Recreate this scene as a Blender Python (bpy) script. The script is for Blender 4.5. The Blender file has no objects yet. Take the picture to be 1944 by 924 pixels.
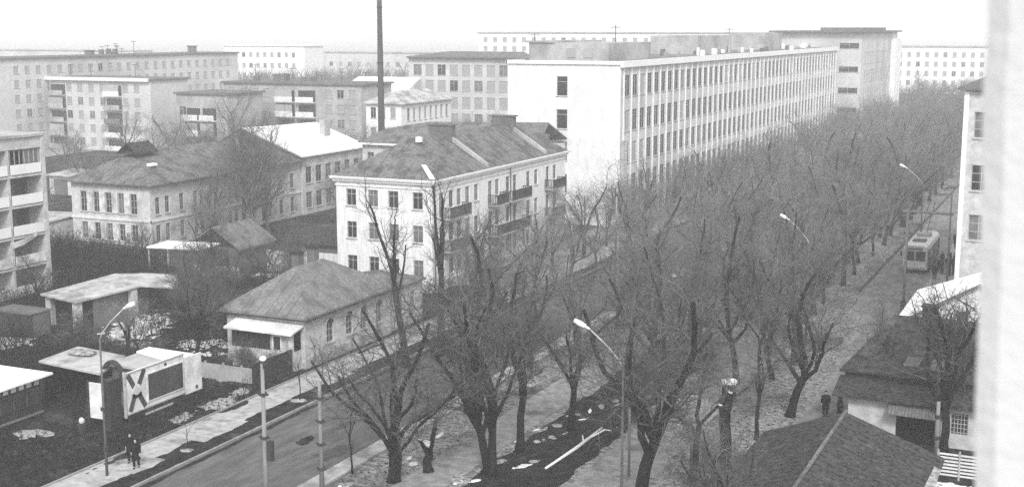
import bpy, math, random
import numpy as np
from mathutils import Vector, Matrix

scene = bpy.context.scene
COL = scene.collection
R = math.radians

# ------------------------------------------------------------------ camera, world, sun, exposure
cam_data = bpy.data.cameras.new("camera")
cam = bpy.data.objects.new("camera", cam_data)
COL.objects.link(cam)
cam.location = (0, 0, 25.0)
cam.rotation_euler = (R(90 - 9.43), 0, R(24.4))
cam_data.sensor_width = 36.0
cam_data.lens = 45.37
cam_data.clip_start = 0.1
cam_data.clip_end = 12000
cam_data.dof.use_dof = True
cam_data.dof.focus_distance = 110.0
cam_data.dof.aperture_fstop = 5.6
scene.camera = cam

SUN_EL, SUN_AZ = 40.0, -28.0     # azimuth measured from -Y towards +X is negative here
sun_dir = Vector((math.sin(R(28)) * math.cos(R(SUN_EL)), -math.cos(R(28)) * math.cos(R(SUN_EL)), math.sin(R(SUN_EL))))
world = bpy.data.worlds.new("World")
scene.world = world
world.use_nodes = True
wn = world.node_tree
wn.nodes.clear()
sky = wn.nodes.new("ShaderNodeTexSky")
sky.sky_type = 'NISHITA'
sky.sun_disc = False
sky.sun_elevation = R(SUN_EL)
sky.sun_rotation = math.atan2(sun_dir.x, sun_dir.y)
sky.dust_density = 5.0
bw = wn.nodes.new("ShaderNodeRGBToBW")
bg1 = wn.nodes.new("ShaderNodeBackground")
bg1.inputs[1].default_value = 0.07
bg2 = wn.nodes.new("ShaderNodeBackground")       # the even veil of cloud
tcw = wn.nodes.new("ShaderNodeTexCoord")
nzw = wn.nodes.new("ShaderNodeTexNoise")
nzw.inputs["Scale"].default_value = 2.2
mrw = wn.nodes.new("ShaderNodeMapRange")
mrw.inputs[3].default_value = 0.9
mrw.inputs[4].default_value = 1.02
bg2.inputs[1].default_value = 0.78
addw = wn.nodes.new("ShaderNodeAddShader")
outw = wn.nodes.new("ShaderNodeOutputWorld")
L = wn.links.new
L(sky.outputs[0], bw.inputs[0]); L(bw.outputs[0], bg1.inputs[0])
L(tcw.outputs["Generated"], nzw.inputs["Vector"]); L(nzw.outputs[0], mrw.inputs[0]); L(mrw.outputs[0], bg2.inputs[0])
L(bg1.outputs[0], addw.inputs[0]); L(bg2.outputs[0], addw.inputs[1]); L(addw.outputs[0], outw.inputs[0])

sl = bpy.data.lights.new("sun", 'SUN')
sl.energy = 1.9
sl.angle = R(11)
sl.color = (1.0, 0.995, 0.985)
sun = bpy.data.objects.new("sun", sl)
COL.objects.link(sun)
sun.rotation_euler = sun_dir.to_track_quat('Z', 'Y').to_euler()
sun.location = (0, -20, 80)

scene.view_settings.view_transform = 'Standard'
scene.view_settings.look = 'None'
scene.view_settings.exposure = 0.38
scene.view_settings.gamma = 1.0
HAZE = 0.0009

# ------------------------------------------------------------------ materials
def mat(name, c1, c2=None, scale=3.0, rough=0.85, detail=4.0, lo=0.35, hi=0.65, bump=0.0, stretch=None,
        c3=None, scale3=0.3, lo3=0.45, hi3=0.62, spec=0.03, metal=0.0, bscale=None):
    m = bpy.data.materials.new(name)
    m.use_nodes = True
    nt = m.node_tree
    b = nt.nodes["Principled BSDF"]
    b.inputs["Roughness"].default_value = rough
    b.inputs["Metallic"].default_value = metal
    b.inputs["Specular IOR Level"].default_value = spec
    if c2 is None:
        c2 = c1
    tc = nt.nodes.new("ShaderNodeTexCoord")
    mp = nt.nodes.new("ShaderNodeMapping")
    if stretch:
        mp.inputs["Scale"].default_value = stretch
    nt.links.new(tc.outputs["Object"], mp.inputs[0])
    nz = nt.nodes.new("ShaderNodeTexNoise")
    nz.inputs["Scale"].default_value = scale
    nz.inputs["Detail"].default_value = detail
    nz.inputs["Roughness"].default_value = 0.62
    nt.links.new(mp.outputs[0], nz.inputs["Vector"])
    cr = nt.nodes.new("ShaderNodeValToRGB")
    cr.color_ramp.elements[0].position = lo
    cr.color_ramp.elements[1].position = hi
    cr.color_ramp.elements[0].color = (c1, c1, c1, 1)
    cr.color_ramp.elements[1].color = (c2, c2, c2, 1)
    nt.links.new(nz.outputs[0], cr.inputs[0])
    last = cr.outputs[0]
    if c3 is not None:
        n3 = nt.nodes.new("ShaderNodeTexNoise")
        n3.inputs["Scale"].default_value = scale3
        n3.inputs["Detail"].default_value = 5.0
        n3.inputs["Roughness"].default_value = 0.65
        nt.links.new(tc.outputs["Object"], n3.inputs["Vector"])
        r3 = nt.nodes.new("ShaderNodeMapRange")
        r3.inputs[1].default_value = lo3
        r3.inputs[2].default_value = hi3
        nt.links.new(n3.outputs[0], r3.inputs[0])
        mx = nt.nodes.new("ShaderNodeMix")
        mx.data_type = 'RGBA'
        nt.links.new(r3.outputs[0], mx.inputs[0])
        nt.links.new(last, mx.inputs[6])
        mx.inputs[7].default_value = (c3, c3, c3, 1)
        last = mx.outputs[2]
    nt.links.new(last, b.inputs["Base Color"])
    if bump:
        bp = nt.nodes.new("ShaderNodeBump")
        bp.inputs["Strength"].default_value = bump
        bp.inputs["Distance"].default_value = 0.05
        nb = nt.nodes.new("ShaderNodeTexNoise")
        nb.inputs["Scale"].default_value = bscale or scale * 2
        nb.inputs["Detail"].default_value = 5
        nt.links.new(mp.outputs[0], nb.inputs["Vector"])
        nt.links.new(nb.outputs[0], bp.inputs["Height"])
        nt.links.new(bp.outputs[0], b.inputs["Normal"])
    return m

M = {}
M['soil'] = mat('soil', spec=0.0, c1=.012, c2=.05, scale=.9, detail=8, c3=.10, scale3=.14, lo3=.52, hi3=.72, bump=.6, bscale=3)
M['litter'] = mat('leaf_litter', .08, .36, scale=2.6, detail=9, lo=.36, hi=.66, c3=.05, scale3=.16, lo3=.5, hi3=.66, bump=.7, bscale=4)
M['bed'] = mat('dark_bed_soil', spec=0.0, c1=.010, c2=.035, scale=1.2, detail=8, c3=.09, scale3=.5, lo3=.6, hi3=.75, bump=.6, bscale=4)
M['yard'] = mat('yard_soil', spec=0.0, c1=.008, c2=.026, scale=1.1, detail=9, c3=.07, scale3=.22, lo3=.57, hi3=.74, bump=.6, bscale=3)
M['farland'] = mat('far_land', .16, .30, scale=.03, detail=8)
M['pave'] = mat('pavement', .27, .44, scale=1.8, detail=9, c3=.14, scale3=.5, lo3=.52, hi3=.7, bump=.15)
M['asphalt'] = mat('asphalt', .075, .15, scale=1.6, detail=10, c3=.09, scale3=.35, lo3=.45, hi3=.75, bump=.2, stretch=(1, .25, 1))
M['roadpale'] = mat('worn_road', .15, .27, scale=1.6, detail=10, c3=.11, scale3=.3, lo3=.5, hi3=.75, bump=.2, stretch=(1, .3, 1))
M['path'] = mat('path', .18, .32, scale=1.5, detail=9, c3=.07, scale3=.3, lo3=.5, hi3=.7, bump=.2)
M['concrete'] = mat('concrete', .30, .45, scale=1.1, detail=7, c3=.2, scale3=.5, bump=.2)
M['kerbstone'] = mat('kerb_stone', .20, .32, scale=2, detail=6)
M['kerbdark'] = mat('kerb_dark', .05, .09, scale=2, detail=6)
M['snow'] = mat('snow', .55, .82, scale=2.5, detail=8, c3=.32, scale3=1.0, lo3=.6, hi3=.8, bump=.4)
M['roofsnow'] = mat('roof_snow', .78, .9, scale=1.5, detail=6, c3=.66, scale3=.5, lo3=.6, hi3=.8, bump=.3)
M['oldsnow'] = mat('old_snow', .12, .42, scale=3.5, detail=8, bump=.5)
M['white'] = mat('white_plaster', .72, .80, scale=.5, detail=7, c3=.62, scale3=.25, lo3=.55, hi3=.75, bump=.06)
M['white2'] = mat('white_plaster_aged', .60, .80, scale=1.6, detail=8, stretch=(2.2, 2.2, .3), c3=.5, scale3=.45, lo3=.55, hi3=.8, bump=.08)
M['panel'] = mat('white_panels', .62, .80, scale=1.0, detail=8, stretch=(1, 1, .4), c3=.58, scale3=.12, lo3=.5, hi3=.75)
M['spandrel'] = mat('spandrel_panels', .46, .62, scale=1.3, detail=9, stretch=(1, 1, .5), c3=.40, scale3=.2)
M['house'] = mat('house_plaster', .38, .56, scale=1.8, detail=7, c3=.34, scale3=.6, lo3=.55, hi3=.75, bump=.08)
M['school'] = mat('school_plaster', .44, .64, scale=1.6, detail=8, c3=.25, scale3=.4, lo3=.52, hi3=.7, bump=.08)
M['grey'] = mat('grey_brick', .34, .44, scale=1.2, detail=9, c3=.26, scale3=.2)
M['haze_grey'] = mat('haze_paled_panels', .48, .60, scale=.8, detail=9, c3=.40, scale3=.1)  # wall grey of far blocks raised, so distance haze is partly painted in
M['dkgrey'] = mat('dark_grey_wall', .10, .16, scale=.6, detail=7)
M['slate'] = mat('grey_roof', .10, .21, scale=4, detail=10, c3=.08, scale3=.6, bump=.35, bscale=5)
M['slate2'] = mat('house_roof', spec=0.0, c1=.13, c2=.24, scale=5, detail=10, c3=.12, scale3=.7, bump=.4, bscale=6)
M['slate4'] = mat('foreground_roof', spec=0.0, c1=.025, c2=.085, scale=4, detail=10, c3=.11, scale3=.8, lo3=.55, hi3=.75, bump=.5, bscale=7)
M['slate3'] = mat('old_roof', spec=0.0, c1=.02, c2=.07, scale=3.5, detail=10, c3=.12, scale3=.6, lo3=.56, hi3=.75, bump=.4, bscale=5)
M['paleroof'] = mat('pale_roof', .35, .5, scale=.8, detail=7, c3=.22, scale3=.6)
M['flatroof'] = mat('flat_roof', .12, .22, scale=.4, detail=7)
M['glass'] = mat('window_glass', .018, .05, scale=.4, rough=.25, spec=.35)
M['glass2'] = mat('window_glass_curtain', .09, .2, scale=.7, rough=.3, spec=.3)
M['haze_glass'] = mat('haze_paled_glass', .26, .40, scale=.1, rough=.4, spec=.3)  # haze fade put into the colour: pale panes soften distant window contrast
M['instglass'] = mat('office_glass', .03, .075, scale=.5, rough=.5, spec=.1)
M['frame'] = mat('window_frame', .30, .45, scale=3)
M['dframe'] = mat('dark_frame', .07, .1, scale=3)
M['darkwood'] = mat('dark_wood', spec=0.0, c1=.022, c2=.05, scale=3, stretch=(1, 1, .2), detail=7, bump=.2)
M['wood'] = mat('grey_wood', .12, .2, scale=3, stretch=(1, 1, .2), detail=7)
M['whitewood'] = mat('white_boards', .55, .75, scale=1.5, detail=7, c3=.35, scale3=.8)
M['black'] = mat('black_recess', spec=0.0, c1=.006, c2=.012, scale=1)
M['iron'] = mat('iron', .03, .06, scale=4, rough=.6)
M['bark'] = mat('bark', spec=0.0, c1=.010, c2=.026, scale=4, stretch=(1, 1, .3), detail=8, bump=.5)
M['twig'] = mat('twigs', spec=0.0, c1=.10, c2=.26, scale=.6, detail=3)
M['twigdark'] = mat('dark_twigs', spec=0.0, c1=.06, c2=.16, scale=.6, detail=3)
M['twig2'] = mat('pale_twigs', .10, .18, scale=.6, detail=3)
M['bark2'] = mat('pale_bark', .09, .2, scale=3, stretch=(1, 1, .3), detail=8)
M['cut'] = mat('sawn_wood', .6, .8, scale=6)
M['pole'] = mat('pole_concrete', .17, .28, scale=2, detail=6, stretch=(1, 1, .3))
M['poledark'] = mat('pole_dark', .08, .16, scale=2, detail=6)
M['lamp'] = mat('lamp_housing', .75, .85, scale=4, rough=.5)
M['chimney'] = mat('chimney_steel', .05, .09, scale=.6, detail=6, stretch=(1, 1, .2))
M['coat'] = mat('dark_coat', spec=0.0, c1=.008, c2=.018, scale=6)
M['coat2'] = mat('grey_coat', .03, .06, scale=6)
M['skin'] = mat('skin', .42, .48, scale=6, rough=.6)
M['buspale'] = mat('bus_pale_paint', .5, .65, scale=1.5, rough=.45, spec=.4)
M['busdark'] = mat('bus_dark_paint', .03, .05, scale=1.5, rough=.4, spec=.4)
M['rubber'] = mat('rubber', .01, .02, scale=5)
M['board'] = mat('board_white', .62, .78, scale=1.2, detail=7, c3=.5, scale3=.8)
M['boarddark'] = mat('board_dark', .035, .07, scale=1.1, detail=6, stretch=(1, 1, .2))
M['nearwall'] = mat('near_render', .50, .58, scale=6, detail=9, c3=.56, scale3=2, bump=.12, bscale=60)

# ------------------------------------------------------------------ mesh helpers
class MB:
    def __init__(s):
        s.v = []; s.f = []; s.m = []
    def quad(s, a, b, c, d, m=0):
        n = len(s.v); s.v += [a, b, c, d]; s.f.append((n, n + 1, n + 2, n + 3)); s.m.append(m); return s
    def tri(s, a, b, c, m=0):
        n = len(s.v); s.v += [a, b, c]; s.f.append((n, n + 1, n + 2)); s.m.append(m); return s
    def box(s, x0, x1, y0, y1, z0, z1, m=0):
        n = len(s.v)
        s.v += [(x0, y0, z0), (x1, y0, z0), (x1, y1, z0), (x0, y1, z0), (x0, y0, z1), (x1, y0, z1), (x1, y1, z1), (x0, y1, z1)]
        for q in ((0, 3, 2, 1), (4, 5, 6, 7), (0, 1, 5, 4), (1, 2, 6, 5), (2, 3, 7, 6), (3, 0, 4, 7)):
            s.f.append(tuple(n + i for i in q)); s.m.append(m)
        return s
    def prism(s, pts, z0, z1, m=0):
        """vertical prism; z1 may be a function of (x, y)"""
        n = len(s.v); k = len(pts)
        top = z1 if callable(z1) else (lambda x, y: z1)
        bot = z0 if callable(z0) else (lambda x, y: z0)
        s.v += [(x, y, bot(x, y)) for x, y in pts] + [(x, y, top(x, y)) for x, y in pts]
        s.f.append(tuple(range(n + k - 1, n - 1, -1))); s.m.append(m)
        s.f.append(tuple(range(n + k, n + 2 * k))); s.m.append(m)
        for i in range(k):
            j = (i + 1) % k
            s.f.append((n + i, n + j, n + k + j, n + k + i)); s.m.append(m)
        return s
    def slab(s, pts, t, m=0):
        """polygon in 3D thickened downward by t"""
        n = len(s.v); k = len(pts)
        s.v += [tuple(p) for p in pts] + [(p[0], p[1], p[2] - t) for p in pts]
        s.f.append(tuple(range(n, n + k))); s.m.append(m)
        s.f.append(tuple(range(n + 2 * k - 1, n + k - 1, -1))); s.m.append(m)
        for i in range(k):
            j = (i + 1) % k
            s.f.append((n + i, n + j, n + k + j, n + k + i)); s.m.append(m)
        return s
    def tube(s, pts, rad, sides=8, m=0, cap=True):
        n0 = len(s.v); P = [Vector(p) for p in pts]
        rr = rad if isinstance(rad, (list, tuple)) else [rad] * len(P)
        a = None
        for i, p in enumerate(P):
            d = (P[min(i + 1, len(P) - 1)] - P[max(i - 1, 0)]).normalized()
            if a is None:
                a = d.cross(Vector((0, 0, 1))) if abs(d.z) < .9 else d.cross(Vector((1, 0, 0)))
            a = (a - d * a.dot(d)).normalized(); b = d.cross(a)
            for k in range(sides):
                t = 2 * math.pi * k / sides
                s.v.append(tuple(p + (a * math.cos(t) + b * math.sin(t)) * rr[i]))
        for i in range(len(P) - 1):
            for k in range(sides):
                k2 = (k + 1) % sides
                s.f.append((n0 + i * sides + k, n0 + i * sides + k2, n0 + (i + 1) * sides + k2, n0 + (i + 1) * sides + k)); s.m.append(m)
        if cap:
            s.f.append(tuple(n0 + k for k in range(sides))[::-1]); s.m.append(m)
            e = n0 + (len(P) - 1) * sides
            s.f.append(tuple(e + k for k in range(sides))); s.m.append(m)
        return s
    def blob(s, c, r, seed=0, m=0, rings=6, seg=9, jit=.18):
        rg = random.Random(seed); n0 = len(s.v)
        for i in range(rings + 1):
            ph = math.pi * i / rings
            for k in range(seg):
                t = 2 * math.pi * k / seg; q = 1 + rg.uniform(-jit, jit)
                s.v.append((c[0] + r[0] * q * math.sin(ph) * math.cos(t), c[1] + r[1] * q * math.sin(ph) * math.sin(t), c[2] + r[2] * q * math.cos(ph)))
        for i in range(rings):
            for k in range(seg):
                k2 = (k + 1) % seg
                s.f.append((n0 + i * seg + k, n0 + i * seg + k2, n0 + (i + 1) * seg + k2, n0 + (i + 1) * seg + k)); s.m.append(m)
        return s
    def mesh(s, name, mats, off=(0, 0, 0), smooth=False):
        me = bpy.data.meshes.new(name)
        ox, oy, oz = off
        me.from_pydata([(x - ox, y - oy, z - oz) for x, y, z in s.v], [], s.f)
        for mm in (mats if isinstance(mats, (list, tuple)) else [mats]):
            me.materials.append(mm)
        if any(s.m):
            me.polygons.foreach_set("material_index", s.m)
        if smooth:
            me.polygons.foreach_set("use_smooth", [True] * len(me.polygons))
        me.update()
        return me

def origin(o):
    v = Vector((0, 0, 0))
    while o is not None:
        v += o.location; o = o.parent
    return v

def part(name, mb, mats, parent=None, smooth=False):
    """mesh given in world coordinates, linked as one object under its parent"""
    off = origin(parent) if parent is not None else (0, 0, 0)
    me = mb.mesh(name, mats, off, smooth)
    return link(name, me, parent)

def link(name, me, parent=None, loc=None, rot=None, scale=None):
    o = bpy.data.objects.new(name, me)
    COL.objects.link(o)
    if parent is not None:
        o.parent = parent
    if loc is not None:
        o.location = loc
    if rot is not None:
        o.rotation_euler = (0, 0, rot)
    if scale is not None:
        o.scale = scale
    return o

def tag(o, label, cat, group=None, kind=None):
    o['label'] = label; o['category'] = cat
    if group: o['group'] = group
    if kind: o['kind'] = kind
    return o

def thing(name, label, cat, loc=(0, 0, 0), rot=0.0, group=None):
    o = bpy.data.objects.new(name, None)
    COL.objects.link(o)
    o.empty_display_size = .3
    o.location = loc; o.rotation_euler = (0, 0, rot)
    return tag(o, label, cat, group)

def struct(name, mb, mats, **k):
    o = part(name, mb, mats, **k)
    o['kind'] = 'structure'
    return o

# ------------------------------------------------------------------ ground, roads, paths
rnd = random.Random(5)
def sheet(pts, z):
    mb = MB(); mb.v = [(x, y, z) for x, y in pts]; mb.f = [tuple(range(len(pts)))]; mb.m = [0]; return mb
def rect(x0, x1, y0, y1, z):
    return sheet([(x0, y0), (x1, y0), (x1, y1), (x0, y1)], z)
def wobble_rect(x0, x1, y0, y1, z, step=.5, amp=.35, seed=1):
    from mathutils import noise as mn
    def w(y, k): return amp * (mn.noise(Vector((seed * 3.1 + k, y * .45, 0))) * 1.5 + mn.noise(Vector((seed * 5.7 + k, y * 1.9, 4))) * .7)
    n = max(4, int((y1 - y0) / .4)); p = []
    for i in range(n + 1):
        y = y0 + (y1 - y0) * i / n; p.append((x1 + w(y, 0), y))
    for i in range(n, -1, -1):
        y = y0 + (y1 - y0) * i / n; p.append((x0 + w(y, 50), y))
    return sheet(p, z)

struct('ground', rect(-5800, 5800, -5800, 5800, -.02), M['farland'])
struct('yard_ground', rect(-190, -51.9, 20, 112, 0), M['yard'])
struct('courtyard_ground', rect(-190, -57.5, 112, 260, 0), M['soil'])
struct('forecourt', rect(-57.5, -51.7, 112, 520, .003), M['path'])
struct('boulevard_ground', rect(-38.2, -14.0, 30, 520, .004), M['litter'])
struct('right_ground', rect(-14.0, 60, 30, 520, 0), M['soil'])
struct('left_pavement', rect(-51.5, -47.25, 30, 520, .10), M['pave'])
struct('left_roadway', rect(-47.1, -38.2, 30, 520, .008), M['asphalt'])
struct('left_kerb', MB().box(-47.25, -47.1, 30, 520, -.02, .14), M['kerbstone'])
struct('pavement_edging', MB().box(-51.62, -51.5, 30, 520, -.02, .2), M['kerbstone'])
struct('concrete_strip', MB().box(-38.9, -37.7, 30, 420, -.02, .13), M['concrete'])
struct('boulevard_path', wobble_rect(-34.3, -31.5, 30, 420, .014, seed=3, amp=.15), M['path'])
struct('second_path', wobble_rect(-25.4, -21.6, 30, 420, .014, seed=4, amp=.2), M['path'])
struct('dark_bed', wobble_rect(-30.9, -25.9, 52, 96, .012, seed=6, amp=.3), M['bed'])
struct('right_roadway', sheet([(-16.2, 30), (-13.1, 30), (-13.1, 104), (-14.66, 110), (-14.66, 520), (-19.8, 520), (-19.8, 125), (-18.2, 108), (-16.4, 94)], .018), M['roadpale'])
struct('right_pavement', sheet([(-13.0, 88), (-9.6, 88), (-9.6, 520), (-14.5, 520), (-14.5, 110), (-13.0, 104)], .11), M['pave'])
struct('right_kerb', MB().prism([(-13.12, 88), (-12.99, 88), (-12.99, 104), (-14.5, 110), (-14.5, 520), (-14.65, 520), (-14.65, 110), (-13.12, 104)], -.02, .15), M['kerbstone'])
struct('boulevard_kerb', MB().box(-20.0, -19.8, 125, 520, -.02, .15), M['kerbdark'])
for i, (x0, x1, y0, y1) in enumerate([(-49.0, -47.3, 66.0, 75.5), (-49.3, -47.3, 57.8, 61.3), (-48.8, -47.3, 47, 55.0), (-48.9, -47.3, 79, 90)]):
    struct('planting_bed', wobble_rect(x0, x1, y0, y1, .108 , step=.7, amp=.22, seed=20 + i), M['bed'])
struct('verge_strip', wobble_rect(-48.5, -47.27, 40, 200, .106, step=.8, amp=.16, seed=32), M['bed'])
struct('crack_line', wobble_rect(-47.0, -46.6, 40, 140, .013, step=.9, amp=.12, seed=31), M['bed'])

from mathutils import noise as mnoise
def patch(cx, cy, rx, ry, z, m, seed, h=.08, name='snow_patch', rot=0.0):
    """thin lying snow: a height field that dips under the ground where it has thawed away"""
    mb = MB(); cs, sn_ = math.cos(rot), math.sin(rot); ext = 1.5
    n = int(max(9, min(46, 2 * ext * max(rx, ry) / .14)))
    for j in range(n + 1):
        for i in range(n + 1):
            u, v = (2 * i / n - 1) * ext, (2 * j / n - 1) * ext
            x, y = rx * u, ry * v
            f = mnoise.fractal(Vector((x * 1.1 + seed * 7.3, y * 1.1, seed * 1.7)), .7, 2.1, 5)
            q = max(-.35, min(1, 1.0 - (u * u + v * v) * .95 + f * 1.1 - .25))
            mb.v.append((cx + x * cs - y * sn_, cy + x * sn_ + y * cs, z + h * (q if q > 0 else q * 1.2)))
    w = n + 1
    for j in range(n):
        for i in range(n):
            a = j * w + i
            if max(mb.v[a][2], mb.v[a + 1][2], mb.v[a + w][2], mb.v[a + w + 1][2]) <= z: continue
            mb.f.append((a, a + 1, a + w + 1, a + w)); mb.m.append(0)
    if not mb.f: return None
    o = part(name, mb, m, smooth=True); o['kind'] = 'structure'; return o

for i, a in enumerate([(-73.2, 84.5, 2.6, 5.8, .2, 'snow', .5), (-64.0, 82.0, 3.0, 1.7, 0, 'snow', .3), (-79.5, 75.5, 2.4, 2.2, 0, 'snow', 0),
                       (-69.0, 79.5, 1.6, 1.0, 0, 'oldsnow', 0), (-62.6, 79.4, 1.6, .9, 0, 'snow', .2), (-60.5, 73.0, 1.6, .8, 0, 'snow', .2),
                       (-83, 88.5, 2.5, 1.6, 0, 'oldsnow', .2), (-76.5, 108.5, 2.2, 1.1, 0, 'snow', .2), (-52.9, 68.6, .9, 1.6, 0, 'oldsnow', -.1),
                       (-53.2, 65.2, .7, 1.4, 0, 'oldsnow', .1), (-53.4, 71.6, .6, 1.2, 0, 'oldsnow', .1), (-56.6, 73.9, 1.6, .5, 0, 'oldsnow', 0),
                       (-59.5, 58.5, 1.4, 1.0, 0, 'oldsnow', .3), (-73.5, 97.0, 2.0, 1.0, 0, 'oldsnow', .3)]):
    patch(a[0], a[1], a[2], a[3], .002, M[a[5]], 50 + i, rot=a[6])
sn = [(-31.3, 61.2), (-31.4, 63.5), (-31.2, 66.2), (-31.1, 69), (-30.8, 72.5), (-30.2, 75.2), (-29.2, 74.3), (-29.0, 78.4), (-28.2, 81.5), (-29.6, 70.0), (-36.1, 62.5), (-35.6, 64.9), (-36.5, 67.2),
      (-35.8, 70.0), (-36.2, 73.0), (-37.0, 59.6), (-36.9, 78), (-35.4, 81), (-29.3, 64.8), (-27.5, 79.5), (-26.8, 84.5)]
for i, (x, y) in enumerate(sn):
    q = random.Random(i + 90)
    for j in range(3):
        patch(x + q.gauss(0, .45), y + q.gauss(0, 1.3), q.uniform(.1, .34), q.uniform(.15, .75), .012, M['oldsnow'] if (i + j) % 4 else M['snow'], 90 + i * 7 + j, h=.06, rot=q.uniform(-.5, .5))
for i in range(34):
    q = random.Random(i + 400)
    patch(q.choice([-35.7, -30.8, -26.3, -37.2, -21.0]) + q.uniform(-.6, .6), q.uniform(80, 230), q.uniform(.12, .4), q.uniform(.3, 1.0), .012, M['oldsnow'], 400 + i, h=.06)

for i in range(26):
    q = random.Random(i + 900)
    patch(q.choice([-47.6, -47.8, -48.0, -51.2, -43.2]) + q.uniform(-.2, .2), q.uniform(50, 100), q.uniform(.2, .5), q.uniform(.5, 1.8), .10 if True else 0, M['bed'], 900 + i, h=.02, name='mud_patch') if i % 4 else patch(q.uniform(-46, -40), q.uniform(54, 95), q.uniform(.3, .9), q.uniform(.8, 2.6), .009, M['kerbdark'], 900 + i, h=.006, name='wet_stain')
# leaf litter and clods: thousands of tiny shards, one object
def shards(name, areas, n, mat_, smin, smax, seed, label):
    rg = np.random.RandomState(seed)
    ar = np.array([(a[1] - a[0]) * (a[3] - a[2]) for a in areas], float); ar /= ar.sum()
    idx = rg.choice(len(areas), n, p=ar)
    A = np.array(areas)[idx]
    x = A[:, 0] + (A[:, 1] - A[:, 0]) * rg.rand(n); y = A[:, 2] + (A[:, 3] - A[:, 2]) * rg.rand(n)
    s = smin + (smax - smin) * rg.rand(n) ** 2
    th = rg.rand(n) * 6.28
    V = np.zeros((n, 4, 3))
    for k in range(3):
        V[:, k, 0] = x + s * np.cos(th + k * 2.1); V[:, k, 1] = y + s * np.sin(th + k * 2.1); V[:, k, 2] = .0
    V[:, 3, 0] = x; V[:, 3, 1] = y; V[:, 3, 2] = s * .55
    base = (np.arange(n) * 4)[:, None]
    F = np.concatenate([base + np.array(t) for t in ((0, 1, 3), (1, 2, 3), (2, 0, 3))], 0)
    me = bpy.data.meshes.new(name)
    me.vertices.add(n * 4); me.vertices.foreach_set("co", V.ravel())
    me.loops.add(F.size); me.loops.foreach_set("vertex_index", F.ravel().astype(np.int32))
    me.polygons.add(len(F)); me.polygons.foreach_set("loop_start", np.arange(len(F), dtype=np.int32) * 3)
    me.polygons.foreach_set("loop_total", np.full(len(F), 3, np.int32))
    me.materials.append(mat_); me.update()
    o = link(name, me); tag(o, label, 'leaf litter', kind='stuff'); return o
shards('leaf_litter', [(-37.6, -34.4, 50, 170), (-31.3, -25.8, 50, 170), (-21.4, -16.6, 50, 170)], 14000, M['bed'], .03, .12, 3, 'dark dead leaves and clods scattered under the boulevard trees')
shards('pale_litter', [(-37.6, -34.4, 50, 170), (-31.3, -25.8, 70, 170), (-21.4, -14.6, 50, 170), (-16.5, -13.8, 60, 90)], 2200, M['pave'], .03, .10, 4, 'pale scraps and dry leaves scattered between the boulevard trees')
shards('yard_rubble', [(-70, -52.0, 50, 82), (-84, -60, 76, 108)], 5000, M['soil'], .05, .3, 8, 'dark clods and rubbish covering the neglected yards')

# ------------------------------------------------------------------ windows and walls
_wc = {}
def window_mesh(w, h, style):
    """facing -Y, origin at the middle of the sill on the wall face; returns (frame mesh, pane mesh)"""
    key = (round(w, 2), round(h, 2), style)
    if key in _wc: return _wc[key]
    f = MB(); t = .07 if style != 'far' else .09; d0, d1 = .10, .17
    f.box(-w/2, -w/2 + t, d0, d1, 0, h); f.box(w/2 - t, w/2, d0, d1, 0, h)
    f.box(-w/2 + t, w/2 - t, d0, d1, 0, t); f.box(-w/2 + t, w/2 - t, d0, d1, h - t, h)
    if style in ('casement', 'school', 'far'):
        f.box(-.03, .03, d0 + .01, d1 - .01, t, h - t)
    if style == 'casement':
        f.box(-w/2 + t, -.03, d0 + .01, d1 - .01, h * .68, h * .68 + .05); f.box(.03, w/2 - t, d0 + .01, d1 - .01, h * .68, h * .68 + .05)
    if style == 'school':
        for q in (.33, .66):
            f.box(-w/2 + t, -.03, d0 + .01, d1 - .01, h * q, h * q + .05); f.box(.03, w/2 - t, d0 + .01, d1 - .01, h * q, h * q + .05)
    if style == 'transom':
        f.box(-w/2 + t, w/2 - t, d0 + .01, d1 - .01, h * .72, h * .72 + .07)
    if style != 'far':
        f.box(-w/2 - .08, w/2 + .08, -.10, .09, -.09, -.01)        # sill
    p = MB(); p.box(-w/2 + .01, w/2 - .01, .135, .15, .01, h - .01)
    fm = f.mesh('window', M['frame'] if style != 'dark' else M['dframe'])
    panes = [p.mesh('pane', M[g]) for g in ('glass', 'glass2', 'glass')]
    _wc[key] = (fm, panes, MB())
    return _wc[key]
_fw = {}
def far_window_mesh(w, h, gm='haze_glass'):
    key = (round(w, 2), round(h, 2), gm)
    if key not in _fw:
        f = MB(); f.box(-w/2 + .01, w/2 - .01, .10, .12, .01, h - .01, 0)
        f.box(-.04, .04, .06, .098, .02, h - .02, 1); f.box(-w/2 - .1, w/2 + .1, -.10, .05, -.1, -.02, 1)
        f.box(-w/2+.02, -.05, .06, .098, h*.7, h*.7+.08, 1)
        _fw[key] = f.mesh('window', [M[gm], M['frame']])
    return _fw[key]

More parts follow.
